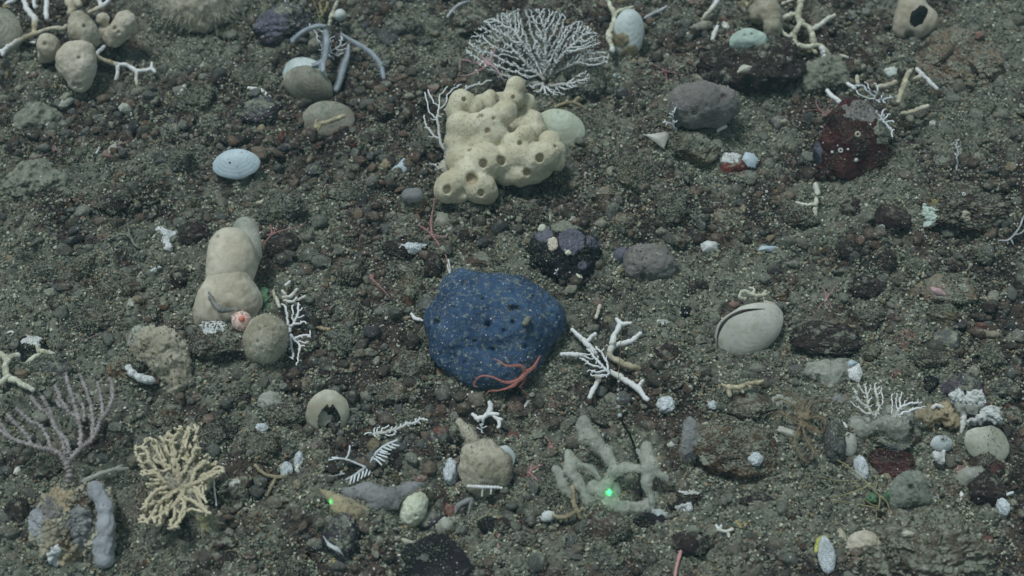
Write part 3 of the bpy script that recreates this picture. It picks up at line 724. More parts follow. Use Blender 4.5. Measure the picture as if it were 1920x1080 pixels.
# --- shells on the upper left
LAND.append(('the oval pale blue shell with a drilled hole', 444, 308))
a = A(444, 325)
v, f, t = valve(a, c=(444,308,18), rx=49, ry=29, rot=3, H=13, tilt=28, umbo=.7, ridges=7, ramp=.012, wave=.06, lens=1.5)
o = put(a, 'shell', v, f, M['shell_white'], None, t); tag(o, 'flat oval pale blue shell with one small dark drilled hole', 'shell')
blob(a, 'drill_hole', [(431,305,29,2.6)], M['gap'], o, k=1, res=.7, flat=False); blob(a, 'drill_hole', [(445,313,30,1.6)], M['gap'], o, k=1, res=.6, flat=False)
a = A(578, 185); LAND.append(('the closed bluish clam', 577, 150))
cl = thing(a, 'clam', 'closed clam with a bluish white patch on its upper valve, behind the dull shell', 'clam')
v, f, t = valve(a, c=(574,142,32), rx=46, ry=32, rot=-22, H=20, tilt=22, umbo=.8, ridges=9, ramp=.008); put(a, 'valve', v, f, M['shell'], cl, t)
v, f, t = valve(a, c=(580,158,18), rx=52, ry=36, rot=-24, H=30, tilt=58, umbo=.8, ridges=9, ramp=.012); put(a, 'valve', v, f, M['shell_dull'], cl, t)
a = A(617, 250); LAND.append(('the dull domed shell', 617, 225))
v, f, t = valve(a, c=(617,226,14), rx=54, ry=36, rot=-4, H=24, tilt=26, umbo=.85, ridges=9, ramp=.012, wave=.08)
o = put(a, 'shell', v, f, M['shell_dull'], None, t); tag(o, 'domed dull shell with a bent piece of coral lying on it', 'shell')
coral(A(617,232), 'coral_fragment', 'bent beige coral piece lying on the domed dull shell', 'coral', [[(590,240,42,3.5),(602,232,46,4),(620,227,48,4.5),(636,220,46,4.5),(646,217,44,3.5)],[(590,240,42,3.4),(594,224,44,2.5)],[(600,233,46,3),(596,245,40,2.5)]], M['coral_mix'])
a = A(1045, 275)
v, f, t = valve(a, c=(1046,246,12), rx=56, ry=42, rot=-10, H=22, tilt=34, umbo=.85, ridges=9, ramp=.01, wave=.05)
o = put(a, 'shell', v, f, mat('shell_green', C(150,158,140), C(128,132,112), 22, bump=.2, rough=.5, mott=.15, silt=.2, band=(C(120,124,104), 36, .35)), None, t); tag(o, 'greenish shell half hidden behind the big cream lobed sponge', 'shell')
a = A(1176, 95); LAND.append(('the bluish clam with yellow sponge patches', 1176, 62))
v, f, t = valve(a, c=(1177,62,24), rx=33, ry=46, rot=-6, H=22, tilt=40, umbo=.85, ridges=8, ramp=.014)
o = put(a, 'clam', v, f, M['shell'], None, t); tag(o, 'upright bluish clam with yellow sponge patches, under a stick of coral', 'clam')
patch(o, 'sponge_patch', 1160, 74, 20, 14, M['coral_brown'], 3, seed=3); patch(o, 'sponge_patch', 1180, 97, 20, 16, M['coral_brown'], 3, seed=5)
coral(A(1150,70), 'stick_coral', 'forked beige coral sticks leaning on the bluish clam', 'coral', [
 [(1133,-8,40,4.5),(1143,8,42,4.5),(1152,27,44,5)],[(1152,27,44,5),(1150,45,42,5),(1142,66,38,5.5),(1146,86,34,5)],[(1152,27,44,4),(1168,19,52,4.5),(1187,13,56,3.5)],[(1146,86,34,5,.3),(1148,97,30,5,.8)]], M['coral_beige'], knob=.2)
coral(A(1230,25), 'coral_fragment', 'thin pale coral stick right of the bluish clam', 'coral', [[(1208,34,8,2.5),(1225,24,12,3.5),(1240,19,15,3.2),(1250,12,17,2.4)]], M['coral_dull'], single=True)
a = A(10, 90)
v, f, t = valve(a, c=(6,58,26), rx=40, ry=46, rot=25, H=26, tilt=40, umbo=.5, ridges=8, ramp=.015)
o = put(a, 'shell', v, f, M['shell_dull'], None, t); tag(o, 'big dull bluish shell behind the white branching coral in the corner', 'shell')
a = A(1232, 285)
def flake(px, py, rx, ry, rot, m, label, cat='shell fragment', name='shell_fragment', h=5, tilt=30, H=5, group=None, corners=5, seed=1):
    a = A(px, py+ry*.3); e1, e2, n = frame(tilt); rg = np.random.default_rng(seed); s = a.s
    k = 40; th = np.linspace(0, 2*math.pi, k, endpoint=False); an = np.sort((np.arange(corners)+rg.uniform(-.3, .3, corners))/corners*2*math.pi); rad = rg.uniform(.75, 1.1, corners)
    poly = np.stack([np.cos(an)*rad, np.sin(an)*rad], 1); out = []
    for i in range(corners):
        p0, p1 = poly[i], poly[(i+1) % corners]
        for u in np.linspace(0, 1, 8, endpoint=False): out.append(p0*(1-u)+p1*u)
    out = np.array(out)*(1+rg.uniform(-.05, .05, (corners*8, 1))); out = out/np.abs(out).max(0); k = len(out)
    c, sn = math.cos(math.radians(rot)), math.sin(math.radians(rot)); V = []; ts = np.linspace(0.05, 1, 7); ctr = a.p(px, py, h)
    for side in (0, 1):
        for t in ts:
            x, y = out[:, 0]*t*rx, out[:, 1]*t*ry; z = H*(1-t*t)-side*1.6+.5*fbm(np.stack([x/6, y/6, x*0], 1), seed, 2)
            u, v = x*c-y*sn, x*sn+y*c; V.append(ctr+s*(u[:, None]*e1+v[:, None]*e2+z[:, None]*n))
    V = np.concatenate(V); F = []; j = np.arange(k); jn = (j+1) % k; m7 = 7*k
    for i in range(6):
        F.append(np.stack([i*k+j, (i+1)*k+j, (i+1)*k+jn, i*k+jn], 1)); F.append(np.stack([m7+i*k+jn, m7+(i+1)*k+jn, m7+(i+1)*k+j, m7+i*k+j], 1))
    F.append(np.stack([6*k+j, m7+6*k+j, m7+6*k+jn, 6*k+jn], 1)); t = np.tile(np.repeat(ts, k), 2)
    # close the middle
    V = np.concatenate([V, V[:k].mean(0)[None]]); t = np.append(t, 0); F3 = np.stack([np.full(k, len(V)-1), j, jn], 1)
    BUSY.append((px, py, rx, ry))
    return tag(put(a, name, V, [np.concatenate(F), F3], m, None, t), label, cat, group)
flake(1236, 263, 28, 20, 20, M['shell_clam'], 'grey white triangular shell piece left of the lumpy grey sponge', corners=3, h=14, seed=4)
flake(753, 312, 20, 17, 0, M['shell_white'], 'bluish white broken shell piece with a ragged lower edge', corners=4, seed=3, h=6)
flake(1440, 466, 24, 9, 15, M['shell_white'], 'narrow pale shell sliver above the closed cream clam', corners=4, seed=8, h=6)

# --- corals, upper left corner
coral(A(40,70), 'branching_coral', 'white branching coral with knobbly tips in the corner', 'coral', [
 [(62,64,40,5),(45,70,40,5),(25,82,36,5.5,.6),(10,92,30,5,1),(0,96,26,4.5,1),(-6,104,24,4,1)],[(10,92,30,4,1),(4,104,24,3.5,1)],
 [(66,35,44,6,.8),(56,25,46,5.5,.9),(48,10,50,5,1),(44,-6,54,4.5,1)],[(62,64,40,5),(66,50,42,5),(66,35,44,6,.8)],[(66,14,50,3.5,1),(64,0,54,3.5,1),(65,-8,54,3.5,1)],[(88,36,44,4,1),(87,20,48,4.5,1),(88,-6,54,4.5,1)],
 [(10,8,50,3,1),(18,4,52,4,1),(30,-4,54,4,1)],[(62,64,40,4.5),(80,58,40,4,.2),(100,53,42,4,.2),(118,54,42,5,.2),(126,48,44,3.5,.3)],[(56,79,30,2,1),(66,80,30,2.5,.9)]], M['coral_mix'])
coral(A(190,20), 'branching_coral', 'white forked coral above the pale sponge lobes', 'coral', [
 [(184,-6,50,3.5,1),(188,6,50,4,1),(192,12,48,4.5,.8)],[(192,12,48,4,.9),(200,4,50,4,1),(208,-4,52,3.5,1)],[(192,12,48,4,.6),(180,18,46,4,.2),(166,24,44,4,.1)],[(128,-6,48,8,.2),(133,14,44,8,.1),(132,26,40,6,.1)],[(140,-4,48,7,.3),(150,8,46,7,.2)]], M['coral_mix'])
# --- pale sponge cluster
a = A(140, 160); LAND.append(('the pale sponge cluster', 145, 115))
sp = thing(a, 'sponge_cluster', 'cluster of smooth pale tan sponge lobes between white corals', 'sponge')
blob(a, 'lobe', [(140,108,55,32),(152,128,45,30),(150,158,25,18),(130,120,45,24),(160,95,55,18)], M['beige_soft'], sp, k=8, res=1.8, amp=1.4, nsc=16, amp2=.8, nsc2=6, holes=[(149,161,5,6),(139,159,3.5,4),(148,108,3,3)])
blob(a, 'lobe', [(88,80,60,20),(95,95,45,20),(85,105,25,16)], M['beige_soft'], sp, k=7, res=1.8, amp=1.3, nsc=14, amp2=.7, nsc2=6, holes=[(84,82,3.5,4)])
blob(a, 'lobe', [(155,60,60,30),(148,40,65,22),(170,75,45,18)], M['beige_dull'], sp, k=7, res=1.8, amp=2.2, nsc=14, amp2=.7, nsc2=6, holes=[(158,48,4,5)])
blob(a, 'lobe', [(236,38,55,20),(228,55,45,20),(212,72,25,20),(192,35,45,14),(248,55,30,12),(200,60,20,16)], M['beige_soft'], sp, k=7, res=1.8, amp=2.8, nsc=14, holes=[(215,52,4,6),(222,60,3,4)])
coral(A(220,130), 'branching_coral', 'white coral branch with three prongs right of the pale sponge cluster', 'coral', [
 [(180,104,50,4,.9),(186,94,54,4,1),(196,87,56,3,1)],[(180,104,50,4.5,.3),(192,112,44,4.5,0),(208,118,38,4.5,0),(220,121,34,4.5,.5)],[(220,121,34,4,1),(236,122,32,4,1),(250,129,28,4.5,1),(256,134,26,4.5,1)],
 [(221,124,34,4,1),(220,138,26,3.8,1),(218,150,20,3,1)],[(256,134,26,4,1),(270,132,26,3.6,1),(284,130,26,3.6,1),(290,136,24,3,1)],[(284,129,26,3,1),(285,118,30,2.6,1)],[(256,134,26,4,.9),(256,148,20,3.5,.6),(257,160,14,3,.1)]], M['coral_mix'])
# --- fuzzy cream ball at the top
a = A(385, 50); LAND.append(('the fuzzy cream ball', 375, 20))
fz = thing(a, 'fuzzy_anemone', 'cream fuzzy ball covered in fine threads at the top edge', 'anemone')
blob(a, 'body', [(375,-5,45,62),(340,5,35,36),(415,5,35,40),(378,30,25,32)], M['beige_soft'], fz, k=9, res=2.6, amp=4, nsc=14)
mb = MB(); v, f = ico(4); rg = np.random.default_rng(3); k = rg.integers(len(v), size=3500); d = v[k]+rg.normal(0, .25, (3500, 3)); d /= np.linalg.norm(d, axis=1)[:, None]
c = a.p(378, 2, 38); q = c+v[k]*np.array([66, 50, 48])*a.s; ok = v[k, 2] > -.35; hairs(mb, q[ok], d[ok]*[1, 1, .6]-[0, 0, .25], 15*a.s, .8*a.s, 4, .5)
put(a, 'threads', mb, None, M['hair'], fz)
coral(A(435,45), 'thread_tuft', 'tuft of thin brown threads hanging beside the fuzzy cream ball', 'hydroid', [[(432,30,10,.9),(436,45,6,.8),(448+8*i,52+4*(i%3),3,.6),(452+7*i,70-3*i,2,.5)] for i in range(-4,2)], M['hairthin'], part='thread', knob=.1, sides=4)
coral(A(455,22), 'coral_fragment', 'small cream star shaped coral bit beside the fuzzy cream ball', 'coral', [[(445,22,8,3),(454,22,9,4),(462,15,8,2.5)],[(454,22,9,4),(457,32,5,2.5)],[(454,22,9,4),(450,12,7,2.5)]], M['coral_beige'], single=True)
# --- small coral bits on the left
def bit(pts, m, label, r=4, name='coral_fragment', cat='coral', **k):
    P = [(x, y, 5+2*math.sin(i), r*(.8 if i in (0, len(pts)-1) else 1), k.get('t', 1)) for i, (x, y) in enumerate(pts)]
    return coral(A(pts[0][0], pts[0][1]), name, label, cat, [P], m, single=True, knob=.22)
bit([(333,182),(340,171),(348,160)], M['coral_mix'], 'pale coral stub right of the three pronged coral branch', 4.5, t=.4)
bit([(466,165),(480,168),(495,173),(506,183)], M['coral'], 'white coral stub left of the closed bluish clam', 4.5)
bit([(260,183),(266,181)], M['coral'], 'tiny white coral crumb under the three pronged coral branch', 3)
bit([(82,235),(92,233)], M['coral'], 'tiny white coral crumb left of the dark grey stones', 3)
bit([(180,288),(184,280),(186,270)], M['coral'], 'thin tiny white coral twig among dark stones', 1.6)
bit([(483,380),(500,378),(518,388),(540,406)], M['coral_mix'], 'curved pale coral stick above the tall pale sponge', 5, t=.2)
bit([(445,168),(446,166)], M['white_stone'], 'tiny round white grain beside the white coral stub', 3.4, name='shell_grain', cat='shell')
bit([(982,765),(990,752)], M['coral_beige'], 'short hollow coral tube under the red brittle star', 4.5)

# --- rock with lilac crust, yellow hydroid, drooping arms
o = rock(535, 45, 62, 48, M['rock_purple'], 'dark rock with a lilac crust below the top edge', sub=5, rot=10, land='the lilac crusted rock')
patch(o, 'crust', 512, 42, 34, 26, M['purple_crust'], 2, seed=1)
bit([(535,2),(540,18),(541,36)], M['coral_dull'], 'thin whitish twig standing on the lilac crusted rock', 2.2)
lacy(A(600,45), 'yellow_hydroid', 'bushy yellow hydroid at the top edge', 'hydroid', (602,48), [(585,-8),(618,-8),(614,20),(604,45),(590,20)], M['yellow'], r0=4, rt=1.2, n=90, step=4, kill=5, h=(12,40), seed=5, parts=3)
a = A(638, 50); o = thing(a, 'ball_sponge', 'small shiny white ball on a stalk beside the yellow hydroid', 'sponge')
blob(a, 'ball', [(638,28,40,11.5)], M['white_lump'], o, k=1, res=1, flat=False)
blob(a, 'stalk', [(616,52,4,4,622,30,22,4),(622,30,22,4,632,4,40,4),(622,30,22,3,638,32,34,4)], M['coral_beige'], o, k=2, res=1.2, amp=1, nsc=4)
lacy(A(620,100), 'lacy_coral', 'open lacy pale coral between the drooping blue grey arms', 'coral', (615,100), [(575,35),(600,55),(640,60),(660,75),(652,100),(630,118),(600,110),(590,70)], M['coral_dull'], r0=2.4, rt=1.0, n=150, step=4, kill=6, h=(8,24), seed=8, parts=4)
def pen(a, label, paths):
    root = thing(a, 'feathery_arm', label, 'soft coral', 'drooping blue grey feathery arms')
    for P in paths:
        Q_ = catmull(np.array(P, float), 40); W = np.array([a.p(*q[:3]) for q in Q_]); mb = MB(); tube(mb, W, Q_[:, 3]*a.s, 8)
        for i in range(4, 39):
            T = W[min(i+1, 39)]-W[i-1]; sd = np.cross(T, [0, 0, 1.0]); sd /= np.linalg.norm(sd)+1e-9
            e = W[i]+(sd*1.0+[0, 0, .2])*(Q_[i, 3]+3.2)*a.s; tube(mb, np.array([W[i], e]), np.array([1, .5])*a.s, 4, cap=False)
        put(a, 'arm', mb, None, M['pen'], root)
pen(A(612,115), 'feathery arm hanging straight down over the closed bluish clam', [[(608,50,50,5),(613,75,46,6),(611,100,42,5.5),(606,120,40,5),(606,134,40,4)],[(608,112,40,4),(598,120,40,3.5),(586,124,40,3)]])
pen(A(580,70), 'feathery arm drooping to the left of the yellow hydroid', [[(610,49,50,3.5),(592,50,50,4),(572,58,44,4.5),(556,70,34,4.5),(548,80,28,4)]])
pen(A(645,150), 'feathery arm ending on the gravel right of the closed bluish clam', [[(654,85,30,3.5),(652,105,28,4),(646,122,24,6),(641,140,18,5.5),(636,158,12,5),(630,170,8,5)]])
pen(A(700,130), 'long curved feathery arm fringed on its outer side', [[(640,64,40,2.5),(660,76,38,3.5),(680,88,34,4.5),(700,103,28,4.5),(714,122,20,4.5),(720,148,8,4)]])

# --- grey rocks top middle
o = rock(752, 58, 44, 34, M['rock_grey'], 'pale grey blue rock left of the white coral fan', land='the pale grey rock'); 
rock(790, 82, 20, 18, M['rock_grey'], 'small grey stone leaning on the pale grey rock', group=None)
o = rock(890, 40, 52, 42, M['rock_brown'], 'brown rock behind the left side of the white coral fan', land='the brown rock behind the fan')
coral(A(850,25), 'coral_fragment', 'whitish forked twig at the top edge left of the white coral fan', 'coral', [[(838,32,14,2.5),(848,20,18,3),(862,8,22,3),(880,2,24,2)],[(848,20,18,2.5),(856,28,14,2),(852,38,10,2)]], M['coral_dull'])
# --- white fan
fan = [(872,92),(885,55),(915,35),(950,25),(975,18),(1010,18),(1045,22),(1085,40),(1110,60),(1130,80),(1140,100),(1138,118),(1115,122),(1090,108),(1085,118),(1110,130),(1105,150),(1080,165),(1060,178),(1030,178),(1005,172),(990,155),(960,148),(925,140),(895,125)]
fo = thing(A(1022,160), 'fan_coral', 'large white fan coral of countless fine branches behind the big cream sponge', 'coral')
for sd, (poly_, hh, n_) in enumerate([
    ([(870,98),(885,60),(915,38),(945,32),(985,75),(1020,140),(990,150),(950,128),(905,128)], (14,64), 900),
    ([(900,40),(945,22),(975,16),(985,60),(1015,135),(975,90)], (24,74), 380),
    ([(980,18),(1020,14),(1062,24),(1055,70),(1035,120),(1022,145),(1000,90)], (24,84), 620),
    ([(1060,50),(1085,36),(1120,62),(1128,84),(1100,92),(1060,104),(1030,140),(1040,95)], (24,80), 560),
    ([(1075,104),(1110,92),(1146,98),(1138,120),(1105,124),(1080,118),(1040,140)], (14,50), 280),
    ([(1100,128),(1110,148),(1080,166),(1045,172),(1030,158),(1065,152)], (8,26), 230),
    ([(985,150),(1020,158),(1062,178),(1030,180),(1000,174)], (6,20), 130),
    ([(895,120),(950,135),(1000,155),(985,165),(940,150)], (8,30), 140)]):
    rt_ = [(1020,150),(1014,132),(1020,145),(1028,146),(1034,144),(1030,160),(1018,156),(1010,156)][sd]
    lacy(A(1022,160), 'fan_coral', '', '', rt_, poly_, M['fan'], r0=3.6, rt=.85, n=n_, step=2.8, kill=3.1, infl=60, h=hh, hroot=14, seed=60+sd, parts=3, sides=5, parent=fo, partname='branch')
LAND.append(('the white fan coral', 1005, 100))
star(A(915,120), 'pale pink brittle star clinging to the left edge of the white fan coral', (915,118), [[(905,108,64),(898,96,66)],[(925,100,72),(930,85,80)],[(930,128,70),(942,148,70)],[(905,128,60),(880,140,45),(862,142,30)],[(895,118,60),(865,112,40),(862,130,30)]], M['star_pale'], 5, 66, ar=2.0)
lacy(A(830,225), 'lacy_coral', 'thin white lacy coral left of the big cream sponge', 'coral', (836,300), [(790,170),(805,162),(812,178),(840,160),(880,150),(930,142),(925,152),(880,165),(855,180),(848,200),(845,225),(840,250),(845,300),(832,300),(825,262),(800,262),(795,240),(782,218),(800,205),(795,190)], M['fan'], r0=3.2, rt=1.3, n=230, step=4, kill=7, infl=60, h=(20,50), hroot=14, seed=13, parts=5)
coral(A(1060,195), 'coral_fragment', 'beige three ended coral stick right of the white fan coral', 'coral', [[(1040,202,10,3),(1060,193,14,3.5),(1075,192,16,3.5)],[(1075,192,16,3),(1085,184,20,4)],[(1075,192,16,3),(1088,198,14,3.2),(1098,205,10,3)]], M['coral_brown'])
coral(A(1108,235), 'coral_fragment', 'tiny white coral chip right of the greenish shell', 'coral', [[(1105,236,5,2.5,1),(1110,232,6,3,1),(1122,236,6,2.6,1)]], M['coral'], single=True)
a = A(820,318); flake(838, 312, 16, 16, 30, M['shell_in'], 'small tan shell tucked under the left edge of the big cream sponge', seed=5, corners=6, h=14)
lacy(A(815,310), 'lacy_coral', 'tiny white lacy coral sprig on the small tan shell', 'coral', (822,318), [(803,308),(812,304),(828,305),(830,316),(818,320)], M['coral_beige'], r0=1.8, rt=.9, n=40, step=2.5, kill=3, h=(18,24), hroot=16, seed=2, parts=2)

# --- right part of the top
o = rock(1400, 125, 108, 66, M['rock_dark'], 'large dark reddish brown rock carrying the pale green sponge', sub=5, ang=.6, seed=5, land='the large dark rock')
coral(A(1335,20), 'coral_fragment', 'bluish white stick at the top edge left of the pale green sponge', 'coral', [[(1315,38,14,3),(1328,22,18,4,.5),(1345,2,24,5,1)]], M['coral_mix'], single=True)
flake(1312, 50, 22, 9, 20, M['shell_dull'], 'dull curved shell piece at the left end of the large dark rock', seed=9, h=20)
a = A(1405, 95); o = thing(a, 'green_sponge', 'pale green oval sponge on top of the large dark rock', 'sponge'); LAND.append(('the pale green sponge', 1402, 77))
blob(a, 'sponge_body', [(1390,76,52,19),(1405,74,54,21),(1422,77,52,18),(1380,80,48,13)], M['greenwhite'], o, k=4, res=1.6, amp=1.2, nsc=10, holes=[(1410,64,2.5,3),(1396,66,2,3)])
a = A(1440, 60); o = thing(a, 'sponge', 'tall dull cream sponge at the top edge right of the pale green sponge', 'sponge')
blob(a, 'sponge_body', [(1438,-5,60,22),(1445,25,50,22),(1448,50,40,18),(1448,70,20,16),(1400,15,40,12),(1420,30,36,16)], M['beige_dull'], o, k=6, res=2.4, amp=2, nsc=12)
coral(A(1400,12), 'yellow_hydroid', 'yellow twiggy hydroid above the pale green sponge', 'hydroid', [[(1400,14,44,2),(1394,4,50,2),(1388,-4,52,2)],[(1400,14,44,2),(1408,3,50,2.2),(1416,-5,52,2)],[(1394,4,50,1.8),(1384,6,50,1.6)]], M['yellow'])
coral(A(1340,65), 'coral_fragment', 'knobbly cream coral stub on the upper face of the large dark rock', 'coral', [[(1336,74,40,4,.8),(1340,62,44,4.5,.6),(1344,48,46,3.5,.8)]], M['coral_beige'], single=True)
flake(1397, 128, 17, 8, 20, M['shell_in'], 'crumbly cream shell bit stuck on the lower face of the large dark rock', seed=12, h=62)
flake(1437, 152, 7, 9, 20, M['white_stone'], 'white and green speckled chip at the right end of the large dark rock', seed=13, h=12)
flake(1280, 127, 5, 6, 0, M['white_stone'], 'tiny white chip above the lumpy grey sponge', seed=14, h=6)
flake(1153, 143, 10, 6, 20, M['shell_white'], 'small bluish white shell chip right of the white fan coral', seed=15, h=4)
star(A(1250,135), 'pinkish brittle star between the bluish clam and the lumpy grey sponge', (1248,133), [[(1236,126),(1225,120)],[(1230,138),(1222,140)],[(1262,126),(1275,122)],[(1268,138),(1285,152)],[(1250,148),(1256,158)]], M['star'], 4, 12, ar=1.8)
o = rock(1300, 280, 52, 40, M['rock_olive'], 'olive brown rock holding up the lumpy grey sponge', sub=5, land='the olive brown rock')
a = A(1320, 245); o = thing(a, 'grey_sponge', 'lumpy grey purple dome shaped sponge with two faint pits', 'sponge'); LAND.append(('the lumpy grey sponge', 1320, 195))
blob(a, 'sponge_body', [(1290,190,52,36),(1320,188,60,36),(1352,193,48,34),(1300,212,35,32),(1340,212,35,28),(1368,198,40,20),(1272,203,36,22)], M['greysp'], o, k=5, res=2, amp=2, nsc=14, amp2=.8, nsc2=5, holes=[(1357,180,6,3),(1302,212,5,4)])
lacy(A(1262,240), 'lacy_coral', 'small white finger coral at the left foot of the lumpy grey sponge', 'coral', (1268,244), [(1230,238),(1250,215),(1262,195),(1274,192),(1276,212),(1272,240)], M['coral_dull'], r0=2.6, rt=1.4, n=40, step=4, kill=7, infl=60, h=(40,70), hroot=30, seed=4, parts=3)
o = rock(1372, 312, 34, 24, M['brick'], 'red rock capped by white shell left of the bluish chip', sub=5, land='the red rock')
patch(o, 'crust', 1365, 296, 28, 11, M['crust'], 3, seed=2)
rock(1400, 332, 20, 14, M['pink_stone'], 'dull reddish stone under the bluish white chip')
flake(1405, 300, 17, 16, 0, M['shell_white'], 'thick bluish white chip right of the red rock', seed=6, h=20, corners=6)
coral(A(1350,242), 'coral_fragment', 'short white coral crumb under the right end of the lumpy grey sponge', 'coral', [[(1345,246,18,3,1),(1352,240,20,4,1),(1361,236,20,3.5,1)]], M['coral'], single=True)

# --- coral network and silt clump
coral(A(1510,90), 'net_coral', 'cream coral whose branches join into an open net', 'coral', [
 [(1504,-6,60,6),(1500,10,58,6),(1498,28,54,6),(1502,42,50,6)],[(1498,28,54,5),(1480,30,52,4.5),(1463,36,48,4.5,.3),(1462,44,46,4)],[(1462,44,46,4),(1466,58,42,3.5),(1476,68,38,4),(1488,66,38,5)],
 [(1502,42,50,5.5),(1492,58,44,5.5),(1488,66,38,5.5),(1492,84,30,5)],[(1502,42,50,5.5),(1516,52,48,5.5),(1522,64,42,6),(1528,80,34,6)],[(1516,54,46,5),(1530,52,48,5,.3),(1545,40,54,4.5,.4),(1566,28,60,4)],[(1492,84,30,5.5),(1510,88,28,5.5),(1530,84,32,5)],
 [(1492,88,28,4.5),(1492,105,20,4.5),(1500,122,12,4.5),(1506,136,8,4)],[(1530,84,32,4.5),(1542,88,30,4.5),(1555,100,26,3.5)],[(1466,8,56,3),(1478,2,58,3),(1490,-4,60,4)],[(1520,88,28,3.5),(1530,100,22,3.5)],[(1540,90,30,5,.8),(1546,104,24,5,1),(1545,126,14,4.5,.6)],[(1575,104,20,2),(1590,108,16,3,.5)]], M['coral_beige'], knob=.22)
LAND.append(('the net coral', 1510, 60))
a = A(1545,155); o = thing(a, 'sponge', 'brown silty fluffy sponge mound under the net coral', 'sponge'); LAND.append(('the silty mound', 1540, 145))
blob(a, 'sponge_body', [(1555,130,20,30),(1530,145,14,28),(1515,160,8,22),(1570,150,10,22)], M['rock_silty'], o, k=8, res=2, amp=5, nsc=12, amp2=2, nsc2=5)
bit([(1490,180),(1500,168),(1504,163)], M['coral_beige'], 'ringed cream coral cone below the silty mound', 6, t=.2)
# --- sponge with black shard
a = A(1715,65); o = thing(a, 'sponge', 'pale cone sponge at the top edge with a black shard on it', 'sponge'); LAND.append(('the pale cone sponge', 1712, 35))
blob(a, 'sponge_body', [(1708,-10,50,24),(1710,15,40,26),(1700,35,24,22),(1738,38,26,22),(1720,45,18,28),(1692,55,8,18)], M['beige_soft'], o, k=8, res=2.2, amp=1.2, nsc=14, holes=[(1705,68,9,12)])
a = A(1725,45)
v, f, t = valve(a, c=(1723,31,76), rx=14, ry=21, rot=-32, H=4, tilt=50, umbo=.1, wave=.25, thick=3, seed=4); tag(put(a, 'rock_shard', v, f, M['shard'], None), 'flat black shard resting on the pale cone sponge', 'rock')
# --- big brown boulder with crack
a = A(1805,150); LAND.append(('the cracked brown boulder', 1800, 110))
o = rock(1805, 120, 100, 72, M['rock_tan'], 'big tan brown boulder split by a dark crack', name='boulder', cat='boulder', sub=6, ang=.6, rot=-25, seed=21, zf=.55, fine=.07)
def drape(o, pts, r, m, name, lift=0):
    """a thin strip lying on the surface of o along pixels"""
    v = world_verts(o); px = PIX(v); W = []; q = o
    while q.parent: q = q.parent
    dep = (v-CAM)@FWD
    for x, y in pts:
        d = np.hypot(px[:, 0]-x, px[:, 1]-y); k = np.argsort(d)[:40]; k = k[d[k] < d[k[0]]+4]; dd = dep[k].min(); r_ = ray(x, y); W.append(CAM+r_*dd)
    W = np.array(W); s = dep.min()/FPX; W = catmull(W, 26); mb = MB(); u = np.linspace(0, 1, 26)
    tube(mb, W, r*s*np.sin(np.pi*np.clip(u*.9+.05, 0, 1))*(1+.3*fbm(np.stack([u*9, u*0, u*0], 1), 4, 2)), 6)
    vv = np.concatenate(mb.v); fs = mb.f; by = {}
    for x in fs: by.setdefault(x.shape[1], []).append(x)
    c = bpy.data.objects.new(name, mesh_np(name, vv-np.array(q.location), [np.concatenate(x) for x in by.values()])); COL.objects.link(c); c.data.materials.append(m); c.parent = q
drape(clv, CLAMGAP, 2.6, M['gap'], 'gape')
drape(o, [(1752,122),(1770,110),(1783,96),(1800,75)], 4.2, M['gap'], 'crack')
rock(1836, 66, 10, 9, M['pink_stone'], 'small pale pink lump on top of the cracked brown boulder', lift=55, sub=3)
rock(1822, 132, 14, 20, M['rock_dark'], 'small dark stone at the lower left of the cracked brown boulder', sub=3, lift=22)
rock(1860, 138, 18, 16, M['rock_brown'], 'round brown stone on the lower slope of the cracked brown boulder', sub=3, lift=22)
a = A(1672,135); o = rock(1673, 137, 16, 12, M['white_stone'], 'small smooth pale blue stone right of the net coral', sub=3, rough=.1, fine=.02)

# --- dark red rock with corals
o = rock(1600, 268, 84, 82, M['rock_red'], 'tall dark red rock with a purple crown and white barnacle rings', sub=6, ang=1.0, rot=15, seed=33, zf=1.1, rough=.36, fine=.025, land='the dark red rock')
patch(o, 'crust', 1625, 208, 52, 22, M['greysp'], 1.2, seed=4); patch(o, 'crust', 1655, 245, 16, 34, M['rock_silty'], 2.5, seed=14); patch(o, 'crust', 1532, 292, 12, 30, M['purple_crust'], 1.6, seed=7)
redrock = o
def ring(o_a, x, y, h, r, m, label):
    a = o_a; v = []; mb = MB(); th = np.linspace(0, 2*math.pi, 13); c = a.p(x, y, h); e1, e2, n = frame(40)
    W = c+r*a.s*(np.cos(th)[:, None]*e1+np.sin(th)[:, None]*e2); tube(mb, W, np.full(13, r*a.s*.45), 5, cap=False); return tag(put(a, 'barnacle', mb, None, m), label, 'barnacle')
def onrock(o, x, y):
    v = world_verts(o); px = PIX(v); d = np.hypot(px[:, 0]-x, px[:, 1]-y); k = np.argsort(d)[:30]; k = k[d[k] < d[k[0]]+5]; i = k[np.argmin(((v-CAM)@FWD)[k])]; return v[i]
def dot_on(o, x, y, r, m, label, cat='barnacle', name='barnacle', hole=True):
    p = onrock(o, x, y); d = ray(x, y); a = A(x, y); c = CAM+d*(((p-CAM)@FWD)/(d@FWD)); s = a.s; c = c-FWD*r*.25*s
    if hole:
        mb = MB(); th = np.linspace(0, 2*math.pi, 15); W = c+r*s*.75*(np.cos(th)[:, None]*RIGHT+np.sin(th)[:, None]*UP); tube(mb, W, np.full(15, r*s*.38), 6, cap=False)
        me = put(a, name, mb, None, m)
    else:
        v, f = ico(2); me = put(a, name, v*(1+.2*fbm(v*2+x, 3, 2))[:, None]*r*s*[1, 1, .8]+c, f, m)
    return tag(me, label, cat)
dot_on(o, 1576, 282, 4.5, M['crust'], 'white barnacle ring in the middle of the dark red rock')
dot_on(o, 1608, 252, 5.5, M['shell_in'], 'broken tan barnacle ring on the dark red rock')
